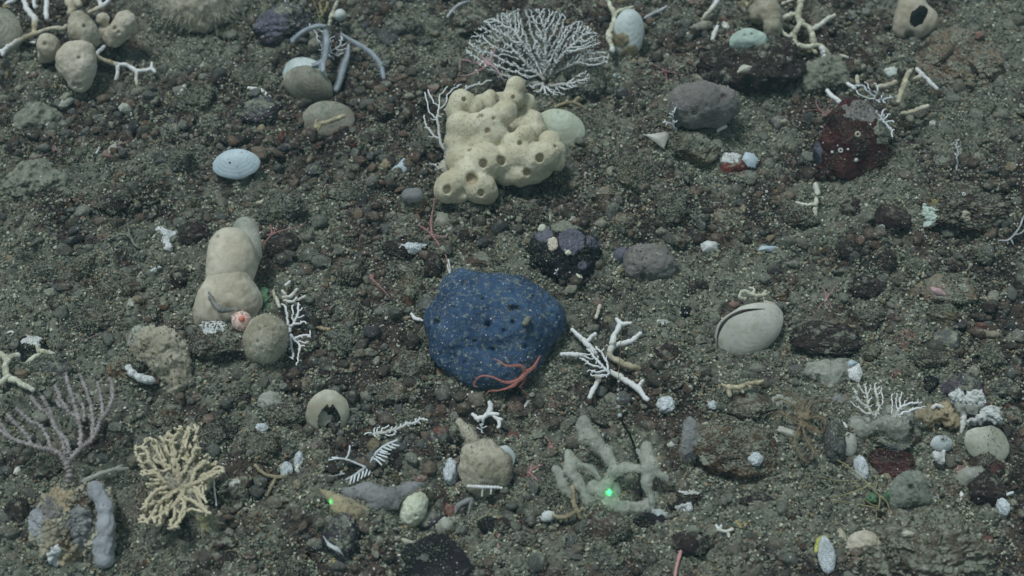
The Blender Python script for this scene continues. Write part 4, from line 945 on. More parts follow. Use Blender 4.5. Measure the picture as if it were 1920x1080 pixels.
dot_on(o, 1560, 285, 3, M['crust'], 'small white barnacle left of the ring on the dark red rock', hole=False)
dot_on(o, 1590, 280, 2.2, M['crust'], 'tiny white barnacle right of the ring on the dark red rock', hole=False)
dot_on(o, 1605, 300, 4, M['crust'], 'oval white barnacle low on the dark red rock', hole=False)
coral(A(1640,190), 'branching_coral', 'blue white and beige coral sticks rising behind the dark red rock', 'coral', [
 [(1551,171,64,4,1),(1562,182,66,4.5,1),(1575,192,66,4.5,1)],[(1588,156,74,3.5,1),(1602,166,74,4,1)],[(1607,142,80,3.5,.2),(1608,158,78,4,.1)],[(1645,165,70,4.5,.3),(1662,160,72,4.5,.2),(1680,154,74,4.5,.1)],
 [(1683,192,50,5,.2),(1692,170,62,5.5,.1),(1698,148,70,5.5,.1),(1708,132,76,4.5,.3)],[(1706,150,60,3,.1),(1722,144,62,4,.2),(1727,138,64,4,.8),(1718,128,66,3.5,1)],[(1727,138,64,4,1),(1742,152,58,4,1),(1756,166,52,3.5,1)],[(1690,212,40,3,.1),(1715,208,42,4.5,.1),(1740,198,46,4,.4)]], M['coral_mix'])
lacy(A(1645,200), 'lacy_coral', 'low white lacy coral frill on the crown of the dark red rock', 'coral', (1640,196), [(1596,160),(1620,148),(1646,152),(1652,168),(1676,178),(1680,192),(1650,196),(1610,180)], M['coral_dull'], r0=2.4, rt=1.4, n=90, step=4, kill=6, h=(84,104), hroot=74, seed=14, parts=4)
lacy(A(1665,245), 'lacy_coral', 'silty lacy growth over the right shoulder of the dark red rock', 'coral', (1655,225), [(1628,205),(1665,200),(1682,225),(1678,265),(1668,262),(1660,235),(1632,240)], M['coral_dull'], r0=3, rt=1.6, n=80, step=4, kill=6, h=(60,90), hroot=70, seed=15, parts=3)
rock(1565, 325, 40, 30, M['rock_red'], 'dark stone in the shade under the dark red rock', lift=0)
rock(1458, 232, 18, 18, M['rock_purple'], 'small blue grey stone with a cream crumb on it, left of the dark red rock', sub=3)
flake(1470, 228, 8, 7, 0, M['shell_in'], 'cream crumb on the small blue grey stone', seed=21, h=14)
star(A(1540,218), 'thin pink brittle star left of the dark red rock', (1548,216), [[(1535,206,10),(1505,208)],[(1532,198,14),(1530,180,16)],[(1556,196,24),(1560,180,30)],[(1535,222),(1512,232)],[(1562,205,24),(1575,196,34)]], M['star'], 3.5, 12, ar=1.4)
lacy(A(1793,320), 'lacy_coral', 'tiny pale feathery coral standing alone on the right slope', 'coral', (1793,320), [(1780,266),(1800,262),(1806,275),(1800,300),(1795,320),(1790,300),(1786,280)], M['coral_dull'], r0=1.8, rt=.9, n=45, step=3.5, kill=5, infl=60, h=(10,34), seed=16, parts=3)
# coral fragment with a cross piece
coral(A(1530,400), 'coral_fragment', 'cream coral peg with a cross bar standing below the dark red rock', 'coral', [[(1530,346,40,5.5,.5),(1533,362,34,5,.2),(1530,385,20,4.5,0),(1527,405,10,5,.2)],[(1492,380,24,2,.5),(1510,384,24,3.5,.2),(1530,382,24,4,.1)],[(1512,412,6,4,.2),(1530,416,6,6,.1),(1548,418,6,5.5,.2)]], M['coral_beige'], knob=.2)
rock(1672, 412, 36, 32, M['rock_dark'], 'round dark stone with a tiny white fleck, below the dark red rock', land='the round dark stone')
dot_on(bpy.data.objects[-1] if False else [q for q in COL.objects if q.get('label','').startswith('round dark stone')][0], 1654, 426, 5, M['white_lump'], 'tiny bluish bead on the round dark stone', cat='shell', name='shell_grain', hole=False)
o = rock(1800, 395, 95, 68, M['rock_brown'], 'wide rough reddish brown rock crusted with small growths near the right edge', sub=6, ang=.5, seed=8, fine=.12, land='the crusted reddish rock')
patch(o, 'crust', 1742, 402, 16, 22, M['greenwhite'], 2.5, seed=9); patch(o, 'crust', 1754, 380, 12, 7, M['yellow_stone'], 4, seed=3); patch(o, 'crust', 1812, 407, 9, 12, M['beige_soft'], 3.5, seed=3)
dot_on(o, 1807, 364, 3.5, M['crust'], 'tiny white barnacle ring on the upper edge of the crusted reddish rock')
coral(A(1890,445), 'branching_hydroid', 'thin pale forked hydroid at the right edge beside the crusted reddish rock', 'hydroid', [[(1872,451,10,1.6),(1890,450,12,1.8),(1902,440,14,2)],[(1896,450,12,1.6),(1900,458,8,1.4)],[(1902,440,14,2),(1912,425,18,1.8),(1920,405,22,1.6),(1930,395,24,1.4)],[(1902,440,14,1.6),(1916,436,16,1.4),(1930,420,18,1.3)]], M['coral_dull'], knob=.08)

# --- middle left: tall sponge
o = rock(425, 640, 78, 42, M['rock_brown'], 'brown rock under the tall pale sponge', sub=5, ang=.8, seed=12, land='the brown rock under the tall pale sponge')
patch(o, 'crust', 400, 607, 26, 20, M['lace'], 1.6, seed=2)
a = A(430, 600); o = thing(a, 'tall_sponge', 'tall pale translucent sponge of three stacked lobes', 'sponge'); LAND.append(('the tall pale sponge', 430, 500))
blob(a, 'lobe', [(460,430,85,26),(465,455,75,26),(468,480,60,24)], M['ghost'], o, k=7, res=2, amp=1, nsc=14, holes=[(437,417,5,4)])
blob(a, 'lobe', [(432,465,85,42),(436,490,75,48),(430,515,60,46)], M['veil'], o, k=5, res=2, amp=1.4, nsc=20, holes=[(406,444,4.5,4)])
blob(a, 'lobe', [(408,555,45,38),(434,522,62,40),(440,560,45,42),(462,565,35,30),(390,580,25,26),(430,590,20,34),(385,600,10,20)], M['veil'], o, k=9, res=2, amp=1.6, nsc=18, amp2=.5, nsc2=6)
P = [(391,537,72,2.5),(395,555,78,4),(404,572,82,4.6),(416,580,80,4.5),(436,580,76,4),(446,583,72,3)]
coral(A(415,600), 'worm', 'thin grey bristly worm curled over the base of the tall pale sponge', 'worm', [P], M['worm'], single=True, knob=.3)
a = A(453, 615); o = thing(a, 'anemone', 'round pink anemone on the foot of the tall pale sponge', 'anemone'); LAND.append(('the round pink anemone', 453, 601))
blob(a, 'body', [(453,602,52,19.5),(456,606,36,17)], M['anem'], o, k=3, res=1.2, flat=False)
blob(a, 'mouth', [(453,598,68,6)], M['anem_pit'], o, k=1, res=.9, amp=.6, nsc=3, flat=False)
mb = MB(); c = a.p(453, 600, 54); rg = np.random.default_rng(5); base = []; dr = []
for i in range(80):
    th = rg.uniform(0, 6.283); el = rg.uniform(.55, 1.35); d = (np.cos(th)*RIGHT+np.sin(th)*UP)*math.sin(el)-FWD*math.cos(el); base.append(c+d*17*a.s); dr.append(d)
hairs(mb, base, dr, 3.6*a.s, 1.0*a.s, 3, .3, 4); put(a, 'tentacles', mb, None, M['anem'], o)
a = A(497, 665); o = thing(a, 'round_sponge', 'round fuzzy beige sponge ball right of the pink anemone', 'sponge'); LAND.append(('the round beige sponge', 497, 635))
blob(a, 'sponge_body', [(500,628,48,41),(495,645,32,40)], M['beige_dull'], o, k=6, res=1.8, amp=1.2, nsc=12, amp2=.9, nsc2=4, holes=[(487,617,2.5,2),(483,640,2.5,2),(498,612,2.2,2),(515,620,2,2),(492,655,2,2)])
a = A(490, 560); 
tag(blob(a, 'algae_tuft', [(492,550,12,14),(498,568,8,12),(505,585,6,9)], M['greenweed'], None, k=5, res=1.8, amp=3, nsc=7, amp2=1.5, nsc2=3), 'dull green tuft between the tall pale sponge and the lacy coral', 'algae')
# lacy corals here
lacy(A(553,600), 'lacy_coral', 'upper white lacy coral right of the round beige sponge', 'coral', (543,622), [(524,562),(540,575),(556,560),(570,575),(578,588),(572,600),(582,608),(560,612),(542,620),(530,585)], M['coral'], r0=3.2, rt=1.5, n=110, step=3.2, kill=5, infl=50, h=(22,40), hroot=14, seed=21, parts=4)
lacy(A(555,650), 'lacy_coral', 'lower white lacy coral hanging right of the round beige sponge', 'coral', (545,628), [(540,628),(565,630),(582,612),(588,628),(576,650),(566,650),(562,672),(555,692),(548,680),(538,665),(538,645)], M['coral'], r0=3.2, rt=1.5, n=110, step=3.2, kill=5, infl=50, h=(12,26), hroot=16, seed=22, parts=4)
coral(A(535,570), 'coral_fragment', 'cream knobbly twig cluster above the white lacy coral', 'coral', [[(512,546,26,3),(518,560,24,3.5),(524,576,22,3.5)],[(536,534,26,3,1),(544,528,28,3,.8)],[(530,558,24,3,.3),(545,556,26,3.5,.4),(558,542,28,3,.6)],[(532,564,22,3,.2),(548,565,22,3.2,.8),(556,558,24,2.5,.8)],[(560,562,22,2.5,.3),(572,556,24,3,.7)],[(530,545,26,3,.3),(536,552,24,3.5,.3)]], M['coral_beige'])
# bryozoan patch left
a = A(318, 462)
tag(blob(a, 'bryozoan', [(300,432,8,9),(312,440,8,11),(322,442,7,9),(312,452,6,10),(316,466,5,9),(330,438,6,6)], M['lace'], None, k=3, res=1.4, amp=2.2, nsc=6, amp2=1, nsc2=3), 'crumbly white lace like bryozoan on silt left of the tall pale sponge', 'bryozoan'); LAND.append(('the crumbly white bryozoan', 315, 450))
flake(288, 507, 9, 6, 20, M['lace'], 'small white lacy flake below the crumbly bryozoan', cat='bryozoan', name='bryozoan', seed=31, h=5)
flake(299, 502, 5, 4, 20, M['lace'], 'tiny white flake beside the small lacy flake below the crumbly bryozoan', cat='bryozoan', name='bryozoan', seed=32, h=4)
lacy(A(225,445), 'hydroid', 'silty fringed hydroid arch left of the crumbly bryozoan', 'hydroid', (262,466), [(190,450),(205,438),(235,428),(240,415),(248,440),(262,462),(245,450),(225,440),(200,455)], M['rock_silty'], r0=3, rt=1.4, n=120, step=3, kill=4, h=(6,18), seed=24, parts=3)
# dark rock with white cap, beige coral
o = rock(62, 655, 32, 34, M['rock_black'], 'black stone with a white cap on the left', sub=5, land='the black stone with a white cap')
patch(o, 'crust', 60, 638, 22, 11, M['crust'], 2.5, seed=5)
coral(A(30,700), 'branching_coral', 'cream spotted forked coral at the left edge beside the black stone', 'coral', [
 [(-8,655,26,6,.3),(2,664,24,6),(12,672,22,6.5)],[(12,672,22,6),(25,668,22,5.5),(36,666,22,5,.5)],[(12,672,22,6.5),(11,690,18,6),(14,706,14,6.5)],[(14,706,14,6.5),(28,714,12,6),(44,722,12,5.5),(62,730,12,5,.4)],[(14,706,14,6),(4,716,12,6),(-8,722,12,6)]], M['coral_beige'], knob=.18)
coral(A(75,670), 'coral_fragment', 'cream three ended coral lying against the black stone with a white cap', 'coral', [[(38,686,18,5,.6),(52,680,20,5),(66,670,22,5),(76,660,24,5)],[(76,660,24,5),(70,650,28,4.5),(66,644,30,4,.6)],[(76,660,24,5),(88,661,22,5),(102,664,20,4,.8)]], M['coral_beige'], knob=.15)
rock(98, 690, 40, 28, M['rock_grey'], 'grey angular stone under the cream three ended coral', ang=1)
bit([(14,625),(22,622),(30,628)], M['coral'], 'tiny white coral crumb left of the black stone with a white cap', 2.2)
# fluffy mound + rock with white bryozoan
o = rock(240, 690, 44, 34, M['rock_rust'], 'rusty brown rock with a white lace crust', sub=5, land='the rusty rock with a lace crust')
a = A(300,690); o2 = thing(a, 'silty_sponge', 'fluffy tan silt covered sponge left of the brown rock', 'sponge'); LAND.append(('the fluffy tan sponge', 305, 660))
blob(a, 'sponge_body', [(285,640,40,30),(310,650,40,34),(330,675,25,30),(335,710,10,22),(330,735,5,14),(270,655,30,20),(300,680,20,24)], M['beige_dull'], o2, k=8, res=2, amp=6, nsc=13, amp2=2.5, nsc2=5)
blob(a, 'pale_lobe', [(262,625,42,18),(255,640,35,16),(270,635,40,16)], M['ghost'], o2, k=6, res=2, amp=2, nsc=10)
a = A(262,712)
tag(blob(a, 'bryozoan', [(240,690,30,8),(248,700,26,9),(262,708,22,9),(275,712,18,9),(285,714,14,7)], M['lace'], None, k=3, res=1.3, amp=1.2, nsc=5), 'white lace crust sausage in front of the rusty brown rock', 'bryozoan')
# pink stars left
star(A(205,620), 'long armed pink brittle star in the silt left of the fluffy tan sponge', (208,618), [[(206,600),(212,578),(228,556)],[(185,602),(160,598),(135,600)],[(230,622),(248,618),(258,605),(266,588)],[(190,625),(170,632),(150,640)],[(160,600),(140,590),(122,576)]], M['star_dull'], 3, 5, ar=1.6)
star(A(100,285), 'faint pink brittle star half buried below the yellowish silt', (105,280), [[(80,278),(55,268)],[(95,262),(75,250)],[(120,288),(140,275)],[(85,290),(50,300)],[(120,270),(132,262)]], M['star_dull'], 3, 4, ar=1.5)
star(A(220,268), 'faint thin brittle star among small stones under the pale sponge cluster', (222,270), [[(215,258),(208,248)],[(232,268),(246,262)],[(226,255),(228,246)],[(212,276),(204,280)],[(228,280),(232,290)]], M['star_dull'], 2, 4, ar=1.1)
star(A(505,435), 'pink brittle star right beside the top of the tall pale sponge', (510,440), [[(506,415),(494,385)],[(495,440),(482,436)],[(498,452),(490,462)],[(530,432),(560,425),(575,415)],[(515,432),(520,420)]], M['star'], 3.5, 6, ar=1.6)
star(A(700,525), 'pinkish grey brittle star in the middle left of the blue sponge', (696,522), [[(694,500),(692,480),(691,462)],[(702,510),(715,508),(732,512)],[(708,534),(720,545),(734,562)],[(696,510),(680,495),(664,488)],[(690,530),(685,540)]], M['star'], 4, 8, ar=2.0)
star(A(810,440), 'long armed pink brittle star reaching from the cream sponge towards the blue sponge', (810,440), [[(808,415,8),(812,390,8),(815,362,10)],[(825,462,8),(836,480,10),(842,505,30)],[(835,444),(850,432),(870,420),(892,418)],[(790,425),(765,415),(735,412)],[(795,448),(780,445)]], M['star'], 4, 8, ar=1.9)
bit([(845,516),(843,505),(840,488)], M['coral'], 'white coral stick touching the top left of the blue sponge', 3.2)
bit([(770,588),(778,596),(792,601)], M['coral'], 'white coral stick touching the left side of the blue sponge', 3.2)
bit([(660,588),(690,592),(715,600),(745,602),(770,594)], M['coral_brown'], 'long silty coral stick left of the blue sponge', 4.2, t=.1)
bit([(590,612),(625,620),(655,620),(665,610)], M['coral_brown'], 'silty coral stick right of the upper white lacy coral', 4, t=0)
# honeycomb rock
o = rock(752, 440, 24, 16, M['rock_brown'], 'flat brown stone beside the honeycomb crusted rock', sub=4)
o = rock(758, 466, 46, 20, M['rock_dark'], 'dark rock crusted with white honeycomb on its right end', sub=5, land='the honeycomb crusted rock')
patch(o, 'crust', 778, 464, 22, 12, M['lace_big'], 2.4, seed=8)
bit([(711,456),(725,459),(746,468)], M['coral'], 'thin white stick in front of the honeycomb crusted rock', 2)
o = rock(775, 385, 38, 28, M['rock_rust'], 'round rusty tan stone with a clear dome on it, left of the cream sponge', sub=5, land='the rusty tan stone')
a = A(772, 378); tag(blob(a, 'glassy_dome', [(766,366,40,14),(780,366,40,14)], M['ghostlav'], None, k=2, res=1.6, amp=.6, nsc=8), 'glassy grey dome sitting on the rusty tan stone', 'sea squirt')
flake(830, 412, 15, 18, 30, M['shell_dull'], 'worn brown shell under the cream sponge', corners=7, seed=41, h=6)
rock(905, 492, 34, 24, M['rock_brown'], 'smooth brown stone right behind the blue sponge', sub=4, rough=.12)
# dark rock with purple lumps
o = rock(1062, 480, 76, 62, M['rock_black'], 'big black rock dotted with purple lumps behind the blue sponge', sub=6, ang=.5, seed=14, land='the big black rock', zf=.75)
patch(o, 'crust', 1020, 440, 18, 16, M['purple_crust'], 4, seed=2, rag=.2); patch(o, 'crust', 1072, 452, 26, 26, M['purple_crust'], 3.5, seed=3, rag=.2); patch(o, 'crust', 1116, 446, 18, 24, M['purple_crust'], 4, seed=4, rag=.2); patch(o, 'crust', 1092, 498, 9, 9, M['purple_crust'], 3, seed=4, rag=.1)
patch(o, 'crust', 1060, 420, 38, 14, M['rock_silty'], 3, seed=6); patch(o, 'crust', 1036, 458, 11, 14, M['beige_soft'], 3.5, seed=3, rag=.2)
dot_on(o, 1016, 428, 8, M['cream'], 'flat round cream barnacle at the upper left of the big black rock', hole=False); dot_on(o, 1065, 474, 6, M['cream'], 'small round cream barnacle in the middle of the big black rock', hole=False)
dot_on(o, 1077, 415, 6, M['pink_stone'], 'pinkish lump on the top edge of the big black rock', hole=False); dot_on(o, 1083, 522, 9, M['cream'], 'large cream barnacle at the foot of the big black rock', hole=False)
lacy(A(1042,515), 'lacy_coral', 'tiny white coral sprig at the foot of the big black rock', 'coral', (1044,515), [(1036,515),(1038,503),(1046,501),(1050,512)], M['coral'], r0=2, rt=1.2, n=18, step=3, kill=4, h=(20,30), hroot=16, seed=3, parts=2)
# purple grey lump
a = A(1215,520); o = thing(a, 'grey_sponge', 'dusty purple grey sponge mound with a dark slit', 'sponge'); LAND.append(('the purple grey sponge mound', 1212, 500))
blob(a, 'sponge_body', [(1205,485,28,28),(1230,490,26,30),(1245,505,12,26),(1195,505,12,24),(1185,480,20,14)], M['greysp'], o, k=9, res=2, amp=2.4, nsc=14, amp2=1, nsc2=5, holes=[(1205,518,5,10),(1212,536,4,6)])
a = A(1165,485); tag(blob(a, 'rock', [(1166,478,10,16),(1158,484,6,10)], M['purple_crust'], None, k=3, res=1.8, amp=1.5, nsc=6), 'blue purple stone at the left end of the purple grey mound', 'rock')
rock(1232, 560, 36, 10, M['rock_grey'], 'flat grey speckled stone below the purple grey mound', sub=4)
flake(1330, 463, 18, 13, 10, M['crust'], 'crumbled cream coral lump above the closed cream clam', cat='coral', name='coral_fragment', corners=7, seed=51, h=8, H=9)
flake(1397, 505, 9, 6, 10, M['shell_in'], 'small cream chip above the closed cream clam', seed=52, h=5)
rock(1305, 538, 26, 15, M['rock_dark'], 'smooth dark oval stone left above the closed cream clam', rough=.1, sub=4)

lab = lambda t: [q for q in COL.objects if q.get('label') == t][0]
def kids(t, names=None): return [q for q in COL.objects if q.parent is not None and q.parent.get('label') == t and (names is None or q.name.split('.')[0] in names)]
for t_, n_, L_ in (('round fuzzy beige sponge ball right of the pink anemone', 2600, 5), ('fluffy tan silt covered sponge left of the brown rock', 2600, 6), ('brown silty fluffy sponge mound under the net coral', 2200, 7),
                   ('tall pale translucent sponge of three stacked lobes', 1100, 3), ('lumpy grey purple dome shaped sponge with two faint pits', 2000, 2.5), ('big rounded blue sponge dusted with pale sand in the middle of the sea floor', 1500, 2.2)):
    for q in kids(t_, ('lobe', 'sponge_body')): fuzz(q, n_//3, L_*.8, .34)
for q in kids('big rounded blue sponge dusted with pale sand in the middle of the sea floor', ('sponge_body',)): dust(q, 3200, .8, up=.22, seed=4, dim=1.1)
for t_ in ('tall pale translucent sponge of three stacked lobes', 'lumpy grey purple dome shaped sponge with two faint pits', 'dusty purple grey sponge mound with a dark slit', 'fluffy tan silt covered sponge left of the brown rock', 'brown silty fluffy sponge mound under the net coral'):
    for q in kids(t_, ('lobe', 'sponge_body', 'pale_lobe')): dust(q, 0 if 'tall' in t_ or 'lumpy' in t_ else 160, 1.3, up=.45, seed=5)

for q in list(COL.objects):
    if q.name.split('.')[0] in ('shell', 'valve', 'clam') and q.type == 'MESH': dust(q, 60, .65, up=.3, seed=len(q.name))
# ------------------------------------------------------------------ things in the lower half of the frame
star(A(975,700), 'orange red brittle star climbing the lower right of the blue sponge', (985,698), [[(978,686,88),(962,686,98),(948,685,102),(935,676,106),(924,673,108)],[(975,710,74),(960,716,78),(945,716,82),(920,706,90),(900,706,92),(888,720,80),(896,726,76)],[(968,718,62),(955,726,58),(935,732,50),(918,733,44),(909,742,30)],[(982,715,56),(976,726,36),(984,736,16),(990,744,6)],[(1000,688,60),(1012,668,50),(1024,648,40)]], M['star_red'], 4.8, 74, ar=2.5)
# --- white star shaped branching coral
coral(A(1135,690), 'branching_coral', 'white branching coral spreading like a star right of the blue sponge', 'coral', [
 [(1072,617,44,3.5,1),(1085,629,44,4.5,1),(1097,642,42,5,1),(1108,652,38,5,1),(1118,664,32,5,.8)],[(1097,641,42,4,1),(1107,633,46,4,1),(1117,625,50,3.2,1)],
 [(1156,598,52,4,1),(1162,608,50,5,1),(1152,628,44,5.5,1),(1147,648,38,6,.9),(1144,662,32,5.5,.4)],[(1162,608,50,4.5,1),(1174,607,52,4,1),(1184,606,54,3.4,1)],
 [(1146,655,34,5,.4),(1158,646,34,5,.8),(1178,641,38,5,1),(1192,632,42,4.5,1),(1202,624,46,3.5,1)],[(1051,664,34,4,1),(1066,665,34,4.5,1),(1082,666,32,4.5,1),(1098,668,28,4,.8)],
 [(1122,700,18,5.5,.3),(1120,715,20,5,.4),(1112,730,22,5,1),(1105,746,24,4,1)],[(1140,665,30,5.5,.2),(1158,676,26,6,.1),(1178,688,20,6,0),(1200,690,12,5,0)],
 [(1140,695,20,5,.5),(1160,705,22,5.5,.7),(1178,716,24,6,.9),(1195,730,26,6,1),(1214,749,28,4.5,1)],[(1192,727,26,4,1),(1199,720,30,4,1),(1206,713,32,3.2,1)]], M['coral_mix'], knob=.16)
LAND.append(('the star shaped white coral', 1140, 675))
lacy(A(1125,705), 'lacy_coral', 'fine white lacy coral in the heart of the star shaped coral', 'coral', (1142,698), [(1085,665),(1095,655),(1112,645),(1135,648),(1138,665),(1146,690),(1138,712),(1105,708),(1092,690)], M['coral'], r0=3.4, rt=1.3, n=170, step=3, kill=4.4, infl=40, h=(34,52), hroot=36, seed=31, parts=5)
bit([(1116,597),(1122,585),(1125,572)], M['coral_mix'], 'small pale coral peg between the blue sponge and the cream clam', 4, t=.3)
coral(A(890,745), 'coral_fragment', 'tiny white coral twig just under the blue sponge', 'coral', [[(876,740,8,2,1),(884,742,8,2,1),(892,750,6,2,1)],[(884,742,8,2,1),(886,734,10,1.8,1)],[(884,742,8,1.8,1),(880,749,6,1.8,1)]], M['coral'])
coral(A(915,785), 'branching_coral', 'stout white antler coral below the blue sponge', 'coral', [
 [(886,776,18,3.5,1),(893,783,18,4.5,1),(905,783,18,5,1),(915,776,18,5,1)],[(893,783,18,4,1),(896,790,14,3.2,1)],[(915,776,18,5,1),(919,764,20,5,.9),(917,753,24,4,.6)],[(915,776,18,5,1),(925,776,18,4.5,1),(935,776,20,3.5,1)],[(925,777,16,4,1),(932,785,14,4,1),(942,787,14,3,1)],[(932,785,14,3.5,1),(937,795,10,3.5,1),(934,802,8,3,1)],[(905,783,18,4,1),(906,791,12,3,1)]], M['coral'])
lacy(A(905,808), 'lacy_coral', 'small dull lacy coral below the stout white antler coral', 'coral', (903,810), [(890,798),(905,790),(916,800),(914,812),(898,812)], M['coral_dull'], r0=2, rt=1.2, n=30, step=3, kill=4, h=(8,16), seed=32, parts=2)
# --- bead string and black wire
a = A(1195,925); o = thing(a, 'bead_string', 'string of clear beads rising from the tip of a thin black stalk', 'siphonophore')
Q_ = catmull(np.array([(1200,930,4),(1202,905,16),(1200,880,30),(1193,850,48),(1184,822,66),(1172,800,82),(1163,783,92)], float), 40); mb = MB()
tube(mb, np.array([a.p(*q) for q in Q_]), np.linspace(2.6, 2.0, 40)*a.s, 6); put(a, 'stalk', mb, None, M['black'], o)
Q_ = catmull(np.array([(1163,783,92),(1160,740,112),(1160,700,128),(1163,660,140),(1165,608,150)], float), 30); mb = MB()
tube(mb, np.array([a.p(*q) for q in Q_]), np.full(30, .7)*a.s, 5); put(a, 'thread', mb, None, M['hairthin'], o)
for x, y, h, r in ((1162,779,94,4.2),(1160,763,102,3.8),(1159,748,108,3.6),(1159,731,116,3.0),(1160,715,122,2.6)):
    v, f = ico(2); put(a, 'bead', v*r*a.s+a.p(x, y, h), f, M['bead'], o)
# --- left: broken shell
LAND.append(('the broken white shell', 615, 768))
a = A(615, 795)
cutf = lambda t, th, X, Y: (((X-.12)/.50)**2+((Y+.30)/.62)**2+.25*np.sin(7*th) < 1)
v, f, t = valve(a, c=(616,770,22), rx=44, ry=42, rot=-12, H=26, tilt=40, umbo=.75, ridges=8, ramp=.008, cut=cutf, wave=.08)
o = thing(a, 'broken_shell', 'broken white shell with a big ragged hole through it', 'shell'); put(a, 'valve', v, f, M['shell_in'], o, t)
v, f, t = valve(a, c=(604,786,14), rx=20, ry=15, rot=35, H=4, tilt=40, umbo=.3, wave=.3, seed=6); put(a, 'flap', v, f, M['shell_in'], o, t)
rock(660, 785, 26, 22, M['rock_grey'], 'pale crumbly stone leaning on the broken white shell', fine=.12, ang=.2)
# --- whip sea fan
FB = [
 [(129,905,60,5),(129,885,72,4.8),(126,868,80,4.6),(120,858,84,4.2)],[(126,868,80,4),(140,852,84,4),(155,838,88,3.8),(172,822,94,3.6),(184,802,100,3.4),(192,784,106,3.4),(204,766,112,3.4),(211,745,118,3.4),(211,725,122,3.2),(206,708,126,3)],
 [(150,842,88,3.4),(152,815,94,3.4),(148,790,100,3.4),(142,765,106,3.4),(135,742,112,3.4),(128,722,116,3.2),(124,702,120,3)],[(172,822,94,3.4),(176,795,100,3.4),(172,765,106,3.4),(165,742,112,3.4),(158,722,116,3.2),(150,703,120,3)],
 [(192,784,106,3.2),(192,760,110,3.2),(188,738,114,3.2),(183,718,118,3)],[(146,784,100,3.2),(134,776,104,3.2),(124,766,108,3.2),(115,750,112,3.2),(109,735,116,3.2),(102,722,120,3)],[(124,766,108,3),(112,760,112,3),(106,752,114,2.8)],
 [(158,790,98,3),(158,775,102,3),(154,758,106,3)],[(120,858,84,4),(105,846,84,3.6),(88,842,82,3.4),(62,836,80,3.4),(38,828,78,3.2),(15,818,76,3.2),(-4,800,74,3)],
 [(122,852,84,3.6),(118,828,90,3.4),(110,808,94,3.4),(100,792,98,3.4),(88,776,102,3.4),(76,766,106,3.4),(66,755,108,3.2),(58,744,110,3)],[(130,850,86,3.4),(126,830,92,3.2),(112,812,96,3.2),(98,796,100,3.2)],
 [(104,800,96,3.2),(98,785,100,3.2),(92,768,104,3.2),(86,756,108,3.2),(80,745,112,3)],[(95,840,82,3),(88,818,88,3.2),(74,798,92,3.2),(58,790,96,3.2),(42,778,100,3.2),(33,766,104,3)],
 [(58,834,80,3),(48,812,86,3.2),(34,800,90,3.2),(24,790,92,3.2),(14,777,96,3)],[(15,818,76,3),(8,806,80,3),(-2,790,84,3)]]
FB = [[(x, y, h, r*1.25) for x, y, h, r in P] for P in FB]
coral(A(129,930), 'whip_fan', 'lilac pink sea fan of long beaded branches at the left edge', 'coral', FB, M['lilac'], bead=7, knob=.15)
LAND.append(('the lilac sea fan', 110, 800))
# --- encrusted clump and blue tube sponge
o = rock(135, 985, 86, 86, M['beige_dull'], 'big silty boulder crusted with grey and brown growths in the lower left', name='boulder', cat='boulder', sub=6, ang=.3, seed=17, zf=.8, fine=.1, land='the silty boulder', sink=.15)
for i, (x, y, rx, ry, mm) in enumerate([(115,935,30,22,'orange'),(88,1000,22,30,'beige_dull'),(150,985,24,40,'ghostlav'),(100,950,22,24,'greysp'),(130,1040,26,22,'orange'),(102,1045,18,24,'lace'),(68,985,20,30,'tube'),(150,940,30,14,'rock_rust'),(150,1065,26,14,'tube'),(125,1010,14,20,'rock_rust')]):
    patch(o, 'crust', x, y, rx, ry, M[mm], 3.5, seed=i+20, rag=.6)
bit([(86,1052),(97,1047)], M['coral'], 'tiny white stick low on the silty boulder', 2.4)
a = A(195,1062); o = thing(a, 'tube_sponge', 'long blue grey tube sponge lying down the right side of the silty boulder', 'sponge'); LAND.append(('the blue grey tube sponge', 198, 985))
blob(a, 'sponge_body', [(178,918,88,17,196,948,74,14),(196,948,74,14,200,985,56,15),(200,985,56,15,196,1020,38,18),(196,1020,38,18,196,1046,22,21)], M['tube'], o, k=4, res=1.8, amp=3, nsc=16, amp2=.6, nsc2=5)
coral(A(200,890), 'sponge_film', 'silty film stretched between the silty boulder and the bushy coral', 'sponge', [[(150,905,50,4),(180,892,46,4),(215,880,40,3.5),(240,878,30,3)],[(150,900,50,2),(190,888,44,2),(230,872,34,2)]], M['ghost'], part='strand')
# --- bushy cream coral
a = A(335,930); bush = thing(a, 'bushy_coral', 'bushy cream brown coral of many stubby knobbly twigs in the lower left', 'coral'); LAND.append(('the bushy cream coral', 335, 880))
blob(a, 'silty_core', [(300,860,22,26),(340,865,25,30),(370,900,22,28),(320,910,20,30),(350,940,15,28),(300,930,10,20)], M['beige_dull'], bush, k=6, res=2.2, amp=7, nsc=11, amp2=2.5, nsc2=4)
rg = np.random.default_rng(44)
tipsb = []; bp = [(246,835),(268,820),(300,815),(318,800),(345,792),(376,788),(372,820),(395,850),(425,878),(420,890),(395,900),(388,925),(400,965),(385,975),(355,950),(335,1005),(300,990),(255,985),(262,945),(278,920),(255,880)]
while len(tipsb) < 60:
    x, y = rg.uniform(245, 425), rg.uniform(788, 1005)
    if inpoly(np.array([x]), np.array([y]), bp)[0]: tipsb.append((x, y))
for sd, (rt_, hh, n_) in enumerate([((335,915), (26,84), 230), ((320,900), (18,60), 170), ((350,905), (30,74), 150)]):
    lacy(a, '', '', '', rt_, bp, M['coral_brown'], r0=7.0, rt=2.6, n=int(n_*1.3), step=3.6, kill=6.4, infl=60, h=hh, hroot=24, seed=80+sd, parts=9, sides=7, parent=bush, partname='twig', knob=.4)
for q in kids('bushy cream brown coral of many stubby knobbly twigs in the lower left', ('silty_core',)): dust(q, 500, 1.6, up=.2, seed=7); fuzz(q, 1500, 7, .4)
